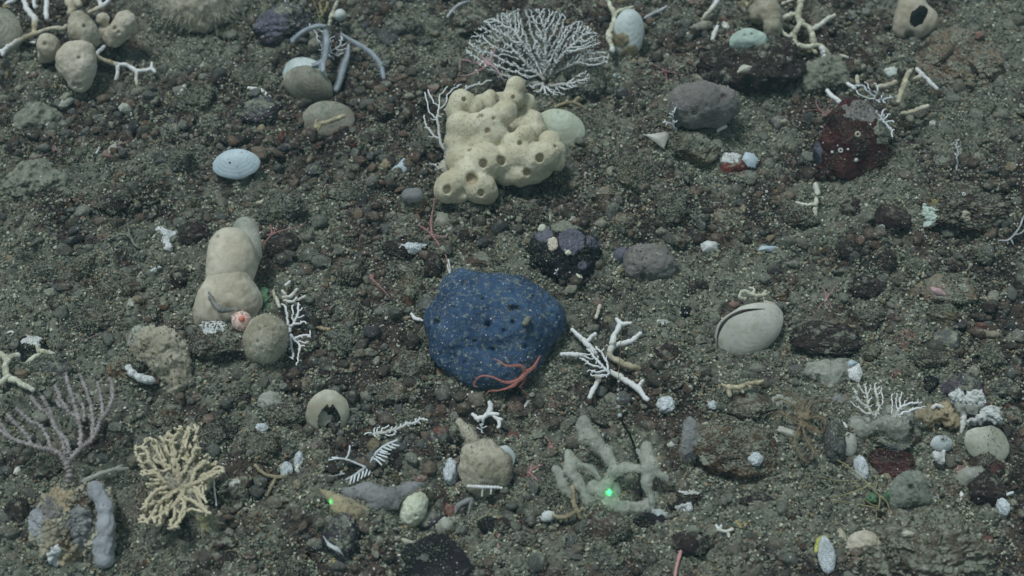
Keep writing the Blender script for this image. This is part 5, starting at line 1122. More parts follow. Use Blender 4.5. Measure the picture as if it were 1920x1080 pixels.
mb = MB(); base = []; dr = []
for i in range(420):
    x, y = tipsb[rg.integers(len(tipsb))]; base.append(a.p(x+rg.normal(0, 10), y+rg.normal(0, 10), 34+rg.uniform(0, 10))); d = rg.normal(size=3); d[2] = abs(d[2]); dr.append(d/np.linalg.norm(d))
hairs(mb, base, dr, 13*a.s, .5*a.s, 4, .5, 3); put(a, 'threads', mb, None, M['hair'], bush)
bit([(403,885),(401,905),(403,930),(406,948)], M['coral'], 'thin curved white stick at the right side of the bushy cream coral', 1.9)
a = A(388,990); o = thing(a, 'anemone', 'round yellow anemone with fine tentacles under the bushy cream coral', 'anemone')
blob(a, 'body', [(385,975,24,20),(390,990,10,20)], M['yanem'], o, k=4, res=1.6, amp=1, nsc=7)
mb = MB(); c = a.p(386, 978, 24); base = []; dr = []
for i in range(240):
    th = rg.uniform(0, 6.283); el = rg.uniform(.5, 1.7); d = (np.cos(th)*RIGHT+np.sin(th)*UP)*math.sin(el)-FWD*math.cos(el); base.append(c+d*19*a.s); dr.append(d)
hairs(mb, base, dr, 11*a.s, .8*a.s, 4, .3, 3); put(a, 'tentacles', mb, None, M['hair'], o)
# --- lacy corals lower middle
coral(A(680,860), 'feather_coral', 'silty white comb coral with one row of short teeth per branch', 'coral',
 [[(768-6*i,824+4.6*i,26+i*.2,1.6,1),(762-6*i,822+5*i+6,24+i*.2,1.8,.9),(752-6*i+2,838+3.4*i,20,2,.4)][:3] for i in range(0,0)] +
 [[(640,905,10,2.2,.3),(660,893,14,2.4,.3),(690,872,18,2.6,.4),(705,850,22,2.4,.5),(722,835,26,2.2,.8),(745,825,30,1.8,1)]] +
 [[(712+i*7.5,842-i*3.4,24+i,1.8,.8),(719+i*7.5,838-i*3.6+8,24+i,1.9,1),(727+i*7,840-i*4+8,25+i,1.5,1)] for i in range(4)] +
 [[(700+i*2.5,860-i*5,20,1.8,.8),(708+i*3,864-i*5,22,1.9,1),(716+i*5,872-i*7,22,1.5,1)] for i in range(4)] +
 [[(660+i*7.5,893-i*5,14,1.8,.8),(658+i*7.5,900-i*4,15,1.9,1),(656+i*7,908-i*3.4,15,1.5,1)] for i in range(6)] +
 [[(616,863,14,1.6,1),(632,860,16,2,.7),(650,862,18,2,.4),(668,868,18,2.2,.3),(684,876,18,2.2,.3)],[(622,858,16,1.6,1),(634,858,16,1.8,.8)],[(586,908,8,1.8,.8),(604,900,10,2,.3),(622,893,10,2.2,.2),(646,888,12,2.2,.2)],[(648,862,18,1.8,.5),(654,850,22,1.8,.8),(656,836,26,1.5,1)],[(624,875,10,1.6,1),(632,880,12,2,1),(640,886,12,2,.7)],[(596,903,9,1.5,.7),(606,884,10,1.5,.9)]], M['coral_dull'], knob=.1, sides=6)
LAND.append(('the silty comb coral', 675, 868))
lacy(A(750,800), 'lacy_coral', 'drooping dull lacy coral with white finger tips above the comb coral', 'coral', (700,815), [(675,815),(700,800),(740,795),(775,785),(795,775),(805,790),(780,798),(755,805),(740,818),(710,822)], M['fan'], r0=4, rt=1.5, n=170, step=3.4, kill=4.6, infl=30, h=(20,40), hroot=16, seed=34, parts=5)
# --- honeycomb bryozoans
def comb(x, y, rx, ry, label, rot=0, h=8):
    a = A(x, y+ry*.4); v, f = ico(4); q = v*(1+.18*fbm(v*2+x, int(x), 3))[:, None]*np.array([rx, ry*1.15, ry*.8])*a.s+a.p(x, y, h)
    BUSY.append((x, y, rx, ry)); return tag(put(a, 'bryozoan', q, f, M['lace_big'], None), label, 'bryozoan', None)
comb(537,883,12,16,'white honeycomb bryozoan knob left of the silty comb coral'); comb(1249,759,16,15,'white honeycomb bryozoan knob right of the star shaped white coral'); comb(1417,860,13,12,'white honeycomb bryozoan ball on the slope of the rusty boulder', h=40)
comb(560,865,9,16,'dull honeycomb bryozoan strip beside the white honeycomb knob'); comb(845,885,14,24,'dull honeycomb bryozoan left of the plump cream sponge', h=14); comb(490,802,12,8,'crumbly white bryozoan crumb left of the broken white shell'); comb(1337,760,9,8,'pale bryozoan crumb above the rusty boulder')
coral(A(505,900), 'coral_fragment', 'silty beige coral stick beside the white honeycomb knob', 'coral', [[(478,872,8,3),(495,888,8,3.5),(520,895,8,4),(545,893,8,3)],[(515,898,8,3.5),(508,915,6,3.5),(500,930,5,3)]], M['coral_brown'])
# --- orange horn sponge, purple brown rock, lilac film
a = A(650,965); o = thing(a, 'horn_sponge', 'orange tan sponge with one horn by the left green laser spot', 'sponge'); LAND.append(('the orange horn sponge', 648, 950))
blob(a, 'sponge_body', [(600,918,30,4,622,932,24,9),(622,932,24,9,640,950,16,18),(640,950,16,20,662,965,8,20),(655,955,12,18,680,962,4,14)], M['orange'], o, k=4, res=1.6, amp=1.6, nsc=9, amp2=.8, nsc2=4)
a = A(720,940); o = thing(a, 'sponge_film', 'thin lilac grey sponge sheet between the orange horn sponge and the cream ball', 'sponge')
blob(a, 'sheet', [(650,925,8,14,690,925,16,18),(690,925,16,18,730,930,20,16),(730,930,18,14,770,915,24,9),(770,915,24,9,795,905,28,6),(700,945,8,14,740,945,10,12)], M['ghostlav'], o, k=6, res=2, amp=2.5, nsc=14, amp2=.8, nsc2=5)
blob(a, 'knob', [(790,898,30,9),(780,900,26,6),(798,897,36,5)], M['pink_stone'], o, k=3, res=1.3, amp=1, nsc=5, flat=False)
o = rock(645, 1005, 44, 48, M['rock_purple'], 'purple brown rock below the orange horn sponge', sub=5, ang=.7, land='the purple brown rock')
rock(700, 957, 15, 9, M['rock_purple'], 'small dark purple stone right of the orange horn sponge')
drape(o, [(606,1005),(618,1022),(632,1030),(645,1042)], 4.5, M['white_lump'], 'ridge')
rock(632, 1054, 10, 9, M['yellow_stone'], 'small yellow stone at the foot of the purple brown rock'); flake(651, 1056, 14, 12, 10, M['shell_in'], 'cream shell bit at the foot of the purple brown rock', seed=61)
rock(772, 1020, 0.1, 0.1, M['rock_black'], 'speck', sub=0) if False else None
a = A(777,985); o = thing(a, 'cream_sponge', 'pale cream oval sponge ball in the lower middle', 'sponge'); LAND.append(('the pale cream ball', 777, 955))
blob(a, 'sponge_body', [(780,945,34,22),(774,960,26,23),(772,968,18,20),(783,938,34,18)], M['cream'], o, k=4, res=1.4, amp=1.6, nsc=10, amp2=.6, nsc2=4, holes=[(780,968,2,2),(765,950,1.5,2),(788,930,1.8,2)])
blob(a, 'silty_collar', [(752,945,12,9),(755,965,8,11),(765,985,6,12),(805,930,14,8),(790,922,16,6)], M['orange'], o, k=3, res=1.6, amp=2.5, nsc=6)
o = rock(800, 975, 36, 24, M['rock_purple'], 'flat lilac grey stone right behind the pale cream ball', sub=4, rot=-30, ang=.3)
o = rock(812, 1062, 78, 56, M['rock_black'], 'black triangular slab at the bottom edge', name='boulder', cat='boulder', sub=6, ang=1, seed=71, zf=.35, land='the black slab')
flake(765, 1018, 20, 7, -20, M['shell_in'], 'small broken cream crumbs on the slope above the black slab', seed=62, corners=7)
# --- plump cream sponge
a = A(905,925); o = thing(a, 'plump_sponge', 'plump dull cream sponge of several lobes in the lower middle', 'sponge'); LAND.append(('the plump cream sponge', 908, 875))
blob(a, 'lobe', [(885,855,42,24),(910,845,48,24),(935,865,42,26),(935,890,32,26),(905,880,42,34),(880,880,28,22),(905,905,20,30),(888,900,20,22)], M['beige_dull'], o, k=4, res=1.8, amp=2, nsc=14, amp2=.9, nsc2=5, holes=[(873,862,3,2),(900,872,2,2)])
blob(a, 'arm', [(890,835,40,15,878,812,30,12),(878,812,30,12,862,792,22,9)], M['beige_dull'], o, k=4, res=1.8, amp=2, nsc=9)
coral(A(905,915), 'coral_fragment', 'ringed white coral stick lying across the plump cream sponge', 'coral', [[(877,911,52,3,.8),(895,912,52,3.4,.9),(915,914,52,3.4,1),(942,915,48,2.6,1)],[(921,916,50,2.2,.8),(920,926,44,1.8,.5)],[(905,915,50,1.8,.8),(904,932,40,1.6,.4)]], M['coral_mix'], bead=4, knob=.1)
v, f, t = valve(A(955,880), c=(948,858,14), rx=20, ry=24, rot=10, H=8, tilt=40, umbo=.6, seed=5); tag(put(A(955,880), 'shell', v, f, M['shell'], None, t), 'thin pale green shell half hidden behind the plump cream sponge', 'shell')
rock(848, 812, 22, 24, M['rock_brown'], 'brown rounded stone left of the arm of the plump cream sponge'); rock(866, 812, 10, 16, M['rock_grey'], 'grey wedge stone beside the arm of the plump cream sponge'); rock(812, 822, 11, 14, M['rock_purple'], 'smooth blue grey stone left of the brown rounded stone', rough=.1)
coral(A(870,960), 'sponge_strand', 'thin lilac grey strand bending down from the plump cream sponge', 'sponge', [[(850,965,6,5),(858,950,12,5),(870,940,18,5),(885,936,20,4)],[(885,936,20,3),(880,955,12,2.5),(878,968,4,2)]], M['ghostlav'], knob=.1)
a = A(838,990); tag(blob(a, 'sponge', [(838,985,8,16),(828,990,4,12),(850,982,6,12)], M['ghost'], None, k=5, res=2, amp=2.5, nsc=9), 'low grey fluffy sponge patch between the pale cream ball and the dark round stones', 'sponge')
# --- ghost sponge with green spot
a = A(1150,960); gh = thing(a, 'ghost_sponge', 'big pale ghostly sponge with finger lobes around the right green laser spot', 'sponge'); LAND.append(('the ghostly finger sponge', 1150, 880))
blob(a, 'lobe', [(1095,790,90,12.3,1110,820,76,11.5),(1110,820,76,11.5,1135,850,60,9.8),(1135,850,60,9.8,1150,875,44,9.8),(1090,800,84,9.8,1088,825,74,6.6),(1120,835,66,9.8,1145,840,54,6.6)], M['ghost'], gh, k=5, res=2, amp=2.5, nsc=12, amp2=.8, nsc2=5)
blob(a, 'lobe', [(1212,840,80,13.1,1218,868,66,12.3),(1218,868,66,12.3,1212,905,46,9.8),(1212,905,46,9.8,1222,940,20,9.0),(1218,880,60,8.2,1250,895,50,8.2),(1218,870,64,8.2,1195,845,64,6.6)], M['ghost'], gh, k=5, res=2, amp=2, nsc=12, amp2=.8, nsc2=5, holes=[])
blob(a, 'lobe', [(1150,885,42,9.8,1175,875,48,9.0),(1175,875,48,9.0,1205,880,54,9.8),(1150,885,42,9.8,1132,915,24,10.7),(1132,915,24,13.1,1120,945,10,11.5)], M['ghost'], gh, k=5, res=2, amp=2, nsc=12, amp2=.8, nsc2=5)
blob(a, 'lobe', [(1064,848,66,9.0,1068,875,58,9.0),(1068,875,58,9.0,1085,905,40,9.8),(1085,905,40,9.8,1105,940,20,9.0),(1042,878,50,8.2,1055,910,36,9.0),(1055,910,36,9.0,1075,935,20,8.2),(1072,860,60,7.4,1110,880,46,5.7),(1110,880,46,5.7,1122,895,36,6.6),(1100,935,20,7.4,1130,945,8,7.4)], M['ghost'], gh, k=5, res=2, amp=2, nsc=12, amp2=.8, nsc2=5)
blob(a, 'base', [(1130,940,10,14,1170,955,4,14),(1170,955,4,14,1215,950,2,12),(1215,950,6,12,1226,930,18,10),(1120,915,14,20,1150,920,8,18)], M['ghost'], gh, k=6, res=2, amp=2.5, nsc=12, amp2=1.2, nsc2=5)
coral(A(1085,970), 'branching_coral', 'cream three ended coral in front of the ghostly finger sponge', 'coral', [[(1073,912,44,4,.3),(1075,930,38,4.5,0),(1077,950,30,5,0),(1084,960,24,5.5,0)],[(1084,960,24,5,0),(1065,966,20,4.5,0),(1050,970,14,4.5,.2),(1038,966,12,4,.5)],[(1084,960,24,5,0),(1090,972,14,4,0),(1100,976,8,3.4,0),(1112,966,6,3,0)]], M['coral_brown'], knob=.2)
a = A(1025,975); tag(blob(a, 'ball_sponge', [(1026,968,10,11),(1034,967,10,8),(1020,972,6,7)], M['white_lump'], None, k=3, res=1.4, amp=1, nsc=6), 'small smooth bluish white lump at the end of the cream three ended coral', 'sponge')
o = rock(1140, 990, 48, 34, M['rock_brown'], 'wide brown slab below the ghostly finger sponge', sub=5, rot=-15, ang=.9)
o = rock(1222, 975, 40, 20, M['rock_black'], 'flat black stone with a white tip below the ghostly finger sponge', sub=5); patch(o, 'crust', 1236, 960, 18, 9, M['white_lump'], 4, seed=3)
o = rock(1282, 940, 40, 26, M['rock_dark'], 'dark stone rimmed with white crust right of the ghostly finger sponge', sub=5, land='the white rimmed dark stone'); patch(o, 'crust', 1296, 920, 26, 8, M['crust'], 2.5, seed=4); patch(o, 'crust', 1284, 955, 18, 13, M['crust'], 4, seed=5); patch(o, 'crust', 1258, 935, 12, 12, M['rock_tan'], 2.5, seed=5)
# --- rusty boulder
o = rock(1380, 850, 92, 58, M['rock_rust'], 'big rusty brown boulder right of the ghostly finger sponge', name='boulder', cat='boulder', sub=6, ang=.7, seed=19, zf=.75, fine=.06, sink=.25, land='the rusty boulder')
a = A(1293,850); o = thing(a, 'sponge', 'lilac grey fuzzy column sponge at the left end of the rusty boulder', 'sponge')
blob(a, 'sponge_body', [(1293,795,60,14),(1293,815,52,15),(1298,835,40,20),(1290,850,26,16),(1310,828,40,12)], M['ghostlav'], o, k=5, res=2, amp=3, nsc=10, amp2=1, nsc2=4)
o = rock(1390, 750, 74, 36, M['rock_brown'], 'flat brown rock between the cream clam and the rusty boulder', sub=5, ang=.6, zf=.4, land='the flat brown rock')
coral(A(1390,735), 'coral_fragment', 'cream knobbly coral branch lying on the flat brown rock', 'coral', [[(1352,722,36,3.5),(1370,726,36,4.5),(1388,726,36,5),(1402,720,38,4.5),(1420,718,38,4),(1430,714,38,3)],[(1370,726,36,4.5),(1367,738,30,4.5),(1369,743,26,4)],[(1402,720,38,3),(1408,728,34,2.6)],[(1388,726,36,4),(1394,736,30,3)]], M['coral_mix'], knob=.25)
coral(A(1360,1000), 'coral_fragment', 'small white branching coral crumb on the gravel in the lower right middle', 'coral', [[(1342,985,10,2.5,.8),(1350,994,8,3.5,.6),(1362,996,8,3,.6),(1374,992,8,3,.7)],[(1350,994,8,3),(1352,984,12,2.4,.8)],[(1364,997,8,3),(1367,1007,5,2.8,.8)]], M['coral_beige'])
rock(1298, 1020, 42, 26, M['rock_dark'], 'smooth dark oval stone above the bottom edge', rough=.12, land='the dark oval stone')
o = rock(1418, 938, 36, 16, M['rock_dark'], 'low dark stone right of the white rimmed dark stone')
# brittle stars at the bottom
star(A(990,890), 'tangled long armed pink brittle star left of the ghostly finger sponge', (992,886), [[(1010,872),(1030,868),(1052,868),(1075,862),(1098,852)],[(1000,868),(1012,858)],[(985,900),(972,905),(960,912)],[(1005,895),(1020,900),(1040,903)],[(1022,915),(1030,932),(1042,940),(1050,920)],[(975,882),(960,868),(955,862)]][:5], M['star'], 5, 8, ar=2.4)
star(A(1040,850), 'small pink brittle star with two arms reaching the ghostly finger sponge', (1034,838), [[(1028,825,10),(1022,820,10)],[(1045,845),(1055,850)],[(1025,845),(1015,848)],[(1040,828),(1046,822)],[(1034,850),(1032,860)]], M['star'], 3, 8, ar=2.0)
bit([(1284,1010),(1278,1028),(1272,1050),(1266,1080),(1262,1100)], M['star'], 'banded pink brittle star arm running down to the bottom edge right of the middle', 3.2, name='brittle_star', cat='brittle star')
bit([(1150,1030),(1168,1042),(1180,1055),(1195,1068),(1210,1085)], M['star'], 'banded pink arm creeping out from the wide brown slab', 2.6, name='brittle_star', cat='brittle star')
bit([(938,998),(932,1015),(937,1035),(934,1060),(928,1085)], M['star_dull'], 'thin pink arm near the bottom edge right of the black slab', 2.4, name='brittle_star', cat='brittle star')
star(A(470,820), 'purple pink brittle star between the lilac sea fan and the broken white shell', (470,822), [[(452,822),(435,815),(425,802)],[(460,832),(446,836),(430,838)],[(485,824),(505,822),(530,815)],[(478,812),(488,805)],[(476,832),(490,840)]], M['star_dull'], 3, 6, ar=1.8)
star(A(592,845), 'thin pink brittle star on the gravel above the silty comb coral', (594,836), [[(600,828),(604,820)],[(586,848),(580,862)],[(585,835),(570,838)],[(604,840),(615,846)],[(590,826),(586,816)]], M['star_dull'], 2, 5, ar=1.3)
star(A(1420,690), 'small pale brittle star in the shade under the closed cream clam', (1402,690), [[(1388,684),(1370,680)],[(1390,694),(1378,700)],[(1414,684),(1440,680),(1470,676)],[(1410,694),(1425,698)],[(1400,698),(1396,704)]], M['star_dull'], 3, 4, ar=1.4)
star(A(1550,565), 'reddish brittle star right of the closed cream clam', (1549,560), [[(1546,545,12),(1536,530,14)],[(1556,550,12),(1575,525,18)],[(1540,570),(1532,582)],[(1556,570),(1560,580)],[(1548,572),(1546,582)]], M['star'], 4, 8, ar=1.7)
# --- right: feather star
a = A(1505,820); o = thing(a, 'feather_star', 'brown feather star with curling fringed arms on the right', 'feather star'); LAND.append(('the brown feather star', 1505, 790))
blob(a, 'disc', [(1510,785,22,12),(1505,800,18,10),(1500,775,22,9),(1515,775,20,7)], M['crin'], o, k=3, res=1.5, amp=3, nsc=5)
for i, P in enumerate([[(1505,780),(1488,760),(1465,748),(1452,752)],[(1505,778),(1498,755),(1482,738),(1470,742)],[(1510,778),(1522,758),(1540,752),(1556,755)],[(1512,785),(1535,782),(1548,790),(1545,808)],[(1510,795),(1525,805),(1538,812)],[(1500,790),(1480,782),(1462,772),(1450,778)],[(1505,800),(1512,825),(1525,845),(1522,860)],[(1500,800),(1490,825),(1498,850),(1515,868)],[(1502,780),(1506,760),(1515,748)]]):
    Q_ = catmull(np.array([(x, y, 24-6*j/3+8*math.sin(j)) for j, (x, y) in enumerate(P)], float), 26); W = np.array([a.p(*q) for q in Q_]); mb = MB(); tube(mb, W, np.linspace(1.9, .9, 26)*a.s, 6)
    for k in range(2, 26):
        T = W[min(k+1, 25)]-W[k-1]; sd = np.cross(T, -FWD); sd /= np.linalg.norm(sd)+1e-9
        for sg in (-1, 1): tube(mb, np.array([W[k], W[k]+(sg*sd+T/np.linalg.norm(T)*.5)*7.5*a.s*(1-k/45)]), np.array([.75, .4])*a.s, 4, cap=False)
    put(a, 'arm', mb, None, M['crin'], o)
a = A(1478,830); flake(1478, 812, 22, 10, -30, M['shell_clam'], 'folded white shell piece under the brown feather star', seed=71, h=14, H=9)
rock(1455, 832, 9, 12, M['white_stone'], 'white crumbly chip touching the folded white shell piece', ang=.3)
a = A(1592,855); v, f, t = valve(a, c=(1591,832,30), rx=16, ry=24, rot=6, H=9, tilt=50, umbo=.8, fan=.05, ridges=3, ramp=.01); tag(put(a, 'shell', v, f, M['shell_clam'], None, t), 'upright white ribbed shell on the bluish stone', 'shell'); LAND.append(('the upright ribbed shell', 1591, 832))
rock(1562, 825, 24, 48, M['rock_grey'], 'tall bluish grey stone left of the upright ribbed shell', sub=5, rough=.1, zf=.8)
comb(1614,880,14,24,'grey net bryozoan strip below the upright ribbed shell', h=12)
bit([(1572,786),(1580,796),(1588,802)], M['coral'], 'small lilac white coral crumb above the upright ribbed shell', 5)
lacy(A(1640,780), 'lacy_coral', 'left pale lacy coral on top of the dull lumpy sponge', 'coral', (1640,785), [(1588,752),(1600,738),(1595,722),(1625,718),(1650,715),(1662,740),(1655,775),(1640,785),(1610,770)], M['coral_beige'], r0=3.8, rt=1.3, n=220, step=3.2, kill=4.6, infl=45, h=(34,62), hroot=26, seed=41, parts=6)
lacy(A(1700,780), 'lacy_coral', 'right pale lacy coral on top of the dull lumpy sponge', 'coral', (1675,785), [(1670,740),(1690,730),(1712,742),(1738,752),(1742,768),(1715,768),(1690,785),(1668,780)], M['coral'], r0=3.2, rt=1.2, n=130, step=3.2, kill=4.6, infl=45, h=(34,56), hroot=26, seed=42, parts=4)
LAND.append(('the pale lacy coral pair', 1665, 755))
a = A(1680,815); o = thing(a, 'lumpy_sponge', 'dull lumpy sponge under the pair of pale lacy corals', 'sponge')
blob(a, 'sponge_body', [(1680,790,32,24),(1700,775,34,14),(1670,775,34,16),(1682,808,16,18),(1640,790,22,20),(1610,800,14,22)], M['ghost'], o, k=5, res=2, amp=3, nsc=11, amp2=1.2, nsc2=5, holes=[(1667,778,4,4)])
bit([(1634,822),(1655,790),(1680,745),(1700,690),(1718,638)], M['hairthin'], 'thin straight brown stalk leaning over the pale lacy corals', 1.6, name='stalk', cat='hydroid')
# --- right: tan rock pair
o = rock(1775, 545, 66, 34, M['rock_tan'], 'wide tan rock with a pinkish shell on it on the right', sub=5, ang=.5, seed=27, zf=.5, land='the wide tan rock')
o2 = rock(1770, 592, 36, 24, M['rock_olive'], 'olive wedge of rock leaning on the wide tan rock', sub=5, rot=-20, ang=.8)
a = A(1757,550); tag(blob(a, 'sea_slug', [(1748,542,42,5,1760,548,40,7),(1760,548,40,7,1770,552,38,4)], M['pinkish'], None, k=2, res=1.1, amp=.5, nsc=4, flat=False), 'small pinkish white banded creature on the wide tan rock', 'sea slug')
a = A(1850,632); tag(blob(a, 'sponge', [(1834,628,8,8,1868,627,10,8)], M['tan'], None, k=2, res=1.3, amp=.7, nsc=8), 'small tan oblong sponge lying below the wide tan rock', 'sponge')
# scattered medium stones on the right
for (x, y, rx, ry, mm, lb) in [
 (1550,640,72,38,'rock_dark','long dark rock right of the closed cream clam'),(1622,595,36,34,'rock_brown','brown rock above the angular olive stone'),(1632,660,26,26,'rock_olive','angular olive stone below the brown rock'),(1698,636,26,22,'pink_stone','reddish brown angular stone right of the olive stone'),
 (1775,640,34,22,'rock_grey','grey blocky stone below the olive wedge'),(1740,672,38,20,'rock_brown','flat brown stone behind the thin stalk'),(1620,540,46,26,'rock_dark','dark speckled rock left of the wide tan rock'),(1462,550,22,18,'rock_rust','rusty stone behind the closed cream clam'),
 (1712,505,18,18,'rock_olive','olive stone above the wide tan rock'),(1790,505,26,14,'rock_dark','dark flat stone touching the top of the wide tan rock'),(1860,545,22,14,'rock_dark','dark oval stone right of the wide tan rock'),
 (1800,725,52,30,'rock_purple','dark purple rock behind the white crusts'),(1745,720,18,22,'rock_black','bluish black stone left of the dark purple rock'),(1680,700,12,10,'brick','small brick red stone beside the thin stalk'),
 (1845,865,30,28,'rock_brown','dark brown rock in front of the big cream disc shell'),(1800,860,26,20,'rock_brown','brown rock left of the dark brown rock by the disc shell'),(1765,870,18,16,'rock_tan','tan rough stone under the white cup'),(1800,878,18,14,'pink_stone','reddish stone between the two brown rocks'),
 (1862,880,24,22,'rock_red','dark red stone right of the dark brown rock'),(1670,870,46,34,'rock_red','dark red brown rough rock under the dull lumpy sponge'),(1675,830,50,24,'rock_grey','grey silty rock below the dull lumpy sponge'),(1715,812,16,20,'rock_brown','small brown stone right of the dull lumpy sponge'),
 (1790,910,22,22,'rock_tan','tan crumbly stone left of the pale sponge patch'),(1850,920,36,34,'rock_dark','dark greenish rock below the pale sponge patch'),(1688,970,20,14,'rock_dark','dark rounded stone at the top of the great silty boulder'),(1900,780,22,18,'rock_brown','brown stone near the right edge above the disc shell'),
 (1465,670,0,0,None,None),(85,880,38,32,'rock_brown','reddish brown rock behind the lilac sea fan'),(192,860,14,12,'rock_grey','small grey cone stone right of the lilac sea fan'),(30,960,26,28,'rock_dark','dark rock left of the silty boulder'),
 (410,540,0,0,None,None),(530,460,34,26,'rock_dark','dark round rock right of the tall pale sponge'),(638,448,22,26,'rock_brown','brown oval stone between the pink brittle stars'),(655,512,36,28,'rock_brown','brown rock left of the pinkish grey brittle star'),
 (545,330,0,0,None,None),(772,548,28,36,'rock_rust','rusty brown stone pile left of the blue sponge'),(800,575,26,26,'rock_grey','grey stone touching the left side of the blue sponge'),(763,510,30,22,'rock_brown','brown stone above the rusty stone left of the blue sponge'),
 (812,500,22,26,'rock_dark','dark brown stone at the top left of the blue sponge'),(840,690,0,0,None,None),(770,690,48,34,'rock_brown','wide brown rock at the lower left of the blue sponge'),(738,740,40,24,'rock_brown','brown rock below the wide brown rock by the blue sponge'),
 (830,705,22,16,'brick','dull red blocky stone at the lower left foot of the blue sponge'),(330,460,0,0,None,None),(365,440,36,24,'rock_dark','dark rock left of the top of the tall pale sponge'),(240,540,36,18,'rock_brown','wide brown stone left of the tall pale sponge'),(200,550,26,20,'rock_brown','brown stone touching the wide brown stone on the left'),
 (340,522,26,20,'rock_dark','dark brown stone beside the waist of the tall pale sponge'),(48,225,0,0,None,None),(60,95,0,0,None,None),(490,215,44,34,'rock_purple','dark purple silty rock left of the dull domed shell'),(28,280,20,18,'rock_dark','dark stone in the silt near the left edge'),
 (480,270,0,0,None,None),(205,290,16,12,'pink_stone','pinkish brown stone below the pale sponge cluster'),(230,290,14,12,'rock_grey','grey stone touching the pinkish brown stone'),(275,235,14,14,'rock_rust','rusty round stone right below the tiny white crumb'),
 (1130,365,34,18,'rock_tan','flat tan stone right below the big cream sponge'),(1180,330,0,0,None,None),(1640,110,26,26,'rock_brown','dark brown rock between the net coral and the pale cone sponge'),(1670,98,12,13,'rock_dark','small round dark stone under the pale cone sponge'),
 (560,30,0,0,None,None),(1460,30,0,0,None,None),(700,30,0,0,None,None),(590,320,20,14,'rock_purple','bluish dark stone below the dull domed shell'),(660,270,14,9,'brick','brick red sliver right of the dull domed shell'),(672,264,8,6,'yellow_stone','small yellow stone under the dull domed shell'),
 (960,822,14,12,'brick','brick red stone right below the stout antler coral'),(910,1000,0,0,None,None),(915,985,24,20,'rock_black','black knobbly stone right of the low fluffy patch'),(945,985,22,18,'rock_dark','dark stone right of the black knobbly stone'),
 (980,1010,30,18,'rock_brown','brown stone right of the two dark stones at the bottom'),(1085,1020,28,20,'rock_grey','grey silty stone left under the wide brown slab'),(1200,1040,30,24,'rock_brown','brown rounded stone at the bottom under the flat black stone'),(1165,1030,0,0,None,None),
 (430,860,0,0,None,None),(410,1020,36,24,'rock_brown','brown stone pile below the yellow anemone'),(300,1050,0,0,None,None),(420,1050,30,20,'rock_dark','dark stone at the bottom left of the middle'),(250,1060,34,22,'rock_rust','rusty rock at the bottom right of the silty boulder'),
 (600,860,20,18,'rock_rust','rusty stone left of the silty comb coral'),(540,780,40,30,'rock_brown','dark brown rock left of the broken white shell'),(1500,700,30,20,'rock_grey','grey flat stone under the long dark rock'),(1330,600,34,16,'rock_olive','olive grey flat stone left of the closed cream clam'),
 (1285,585,16,14,'rock_black','small black stone above the olive grey flat stone'),(1310,640,28,14,'rock_brown','flat brown stone left of the foot of the closed cream clam'),(1250,660,26,18,'rock_dark','dark stone between the star shaped coral and the clam'),(1275,700,36,14,'rock_brown','long low brown stone below the dark stone by the clam')]:
    if mm: rock(x, y, rx, ry, M[mm], lb, sub=4 if rx < 40 else 5, ang=.35+.5*((x*7) % 10)/10, name='stone' if rx < 30 else 'rock', cat='stone' if rx < 30 else 'rock', group='stones and rocks strewn over the sea floor')
# dull silty sponge haze lumps on the right
a = A(1560,710); o = thing(a, 'sponge', 'silty blue grey film sponge above the left lacy coral', 'sponge')
blob(a, 'sponge_body', [(1520,695,14,16),(1545,690,18,18),(1575,690,16,18),(1555,712,10,20),(1590,700,10,14)], M['ghost'], o, k=6, res=2.2, amp=4, nsc=12, amp2=1.2, nsc2=5)
flake(1604, 700, 14, 20, 10, M['lace'], 'pale lace crust flake right of the silty film sponge', cat='bryozoan', name='bryozoan', seed=83, h=20)
flake(1597, 682, 12, 9, 0, M['shell_white'], 'thin bluish shell edge above the pale lace crust flake', seed=84, h=22)
# --- far right group
a = A(1845,860); LAND.append(('the big cream disc shell', 1852, 830))
v, f, t = valve(a, c=(1850,832,26), rx=46, ry=36, rot=-28, H=14, tilt=40, umbo=.3, ridges=6, ramp=.01, wave=.08, seed=9); tag(put(a, 'disc_shell', v, f, mat('disc', C(150,150,136), C(116,116,100), 30, bump=.3, rough=.5, mott=.15, silt=.35, band=(C(126,120,96), 24, .15)), None, t), 'big flat cream disc shell behind the dark brown rock', 'shell')
a = A(1830,790); o = thing(a, 'crust_coral', 'crumbly white crust arching over a dull shell at the right', 'coral')
for P in ([(1790,745,40,10),(1798,742,42,10),(1810,750,36,9)],[(1820,748,40,12),(1832,742,44,12),(1838,755,36,10)],[(1850,770,36,9),(1862,772,36,12),(1868,785,28,11)],[(1838,785,28,9),(1845,778,30,8),(1822,790,22,8)]):
    blob(a, 'crust', P, M['crust'], o, k=3, res=1.5, amp=4.5, nsc=6, amp2=2, nsc2=3, flat=False)
blob(a, 'green_film', [(1800,760,30,12),(1822,765,30,14),(1836,762,26,10)], M['ghost'], o, k=4, res=1.8, amp=2, nsc=8, flat=False)
a = A(1785,800); o = thing(a, 'silty_clump', 'brown silty clump with a cream coral rib left of the crumbly crust', 'coral')
blob(a, 'clump', [(1775,770,20,20),(1790,785,14,20),(1745,780,16,18),(1730,785,10,18)], M['orange'], o, k=5, res=2, amp=6, nsc=9, amp2=2, nsc2=4)
P = np.array([(1795,765,34,4,.6),(1806,775,30,6,.7),(1806,795,20,5.5,.7),(1802,812,10,3,.4)]); Q_ = catmull(P, 24); mb = MB(); tube(mb, np.array([a.p(*q[:3]) for q in Q_]), Q_[:, 3]*a.s, 8, Q_[:, 4], .3); put(a, 'rib', mb, None, M['coral_beige'], o)
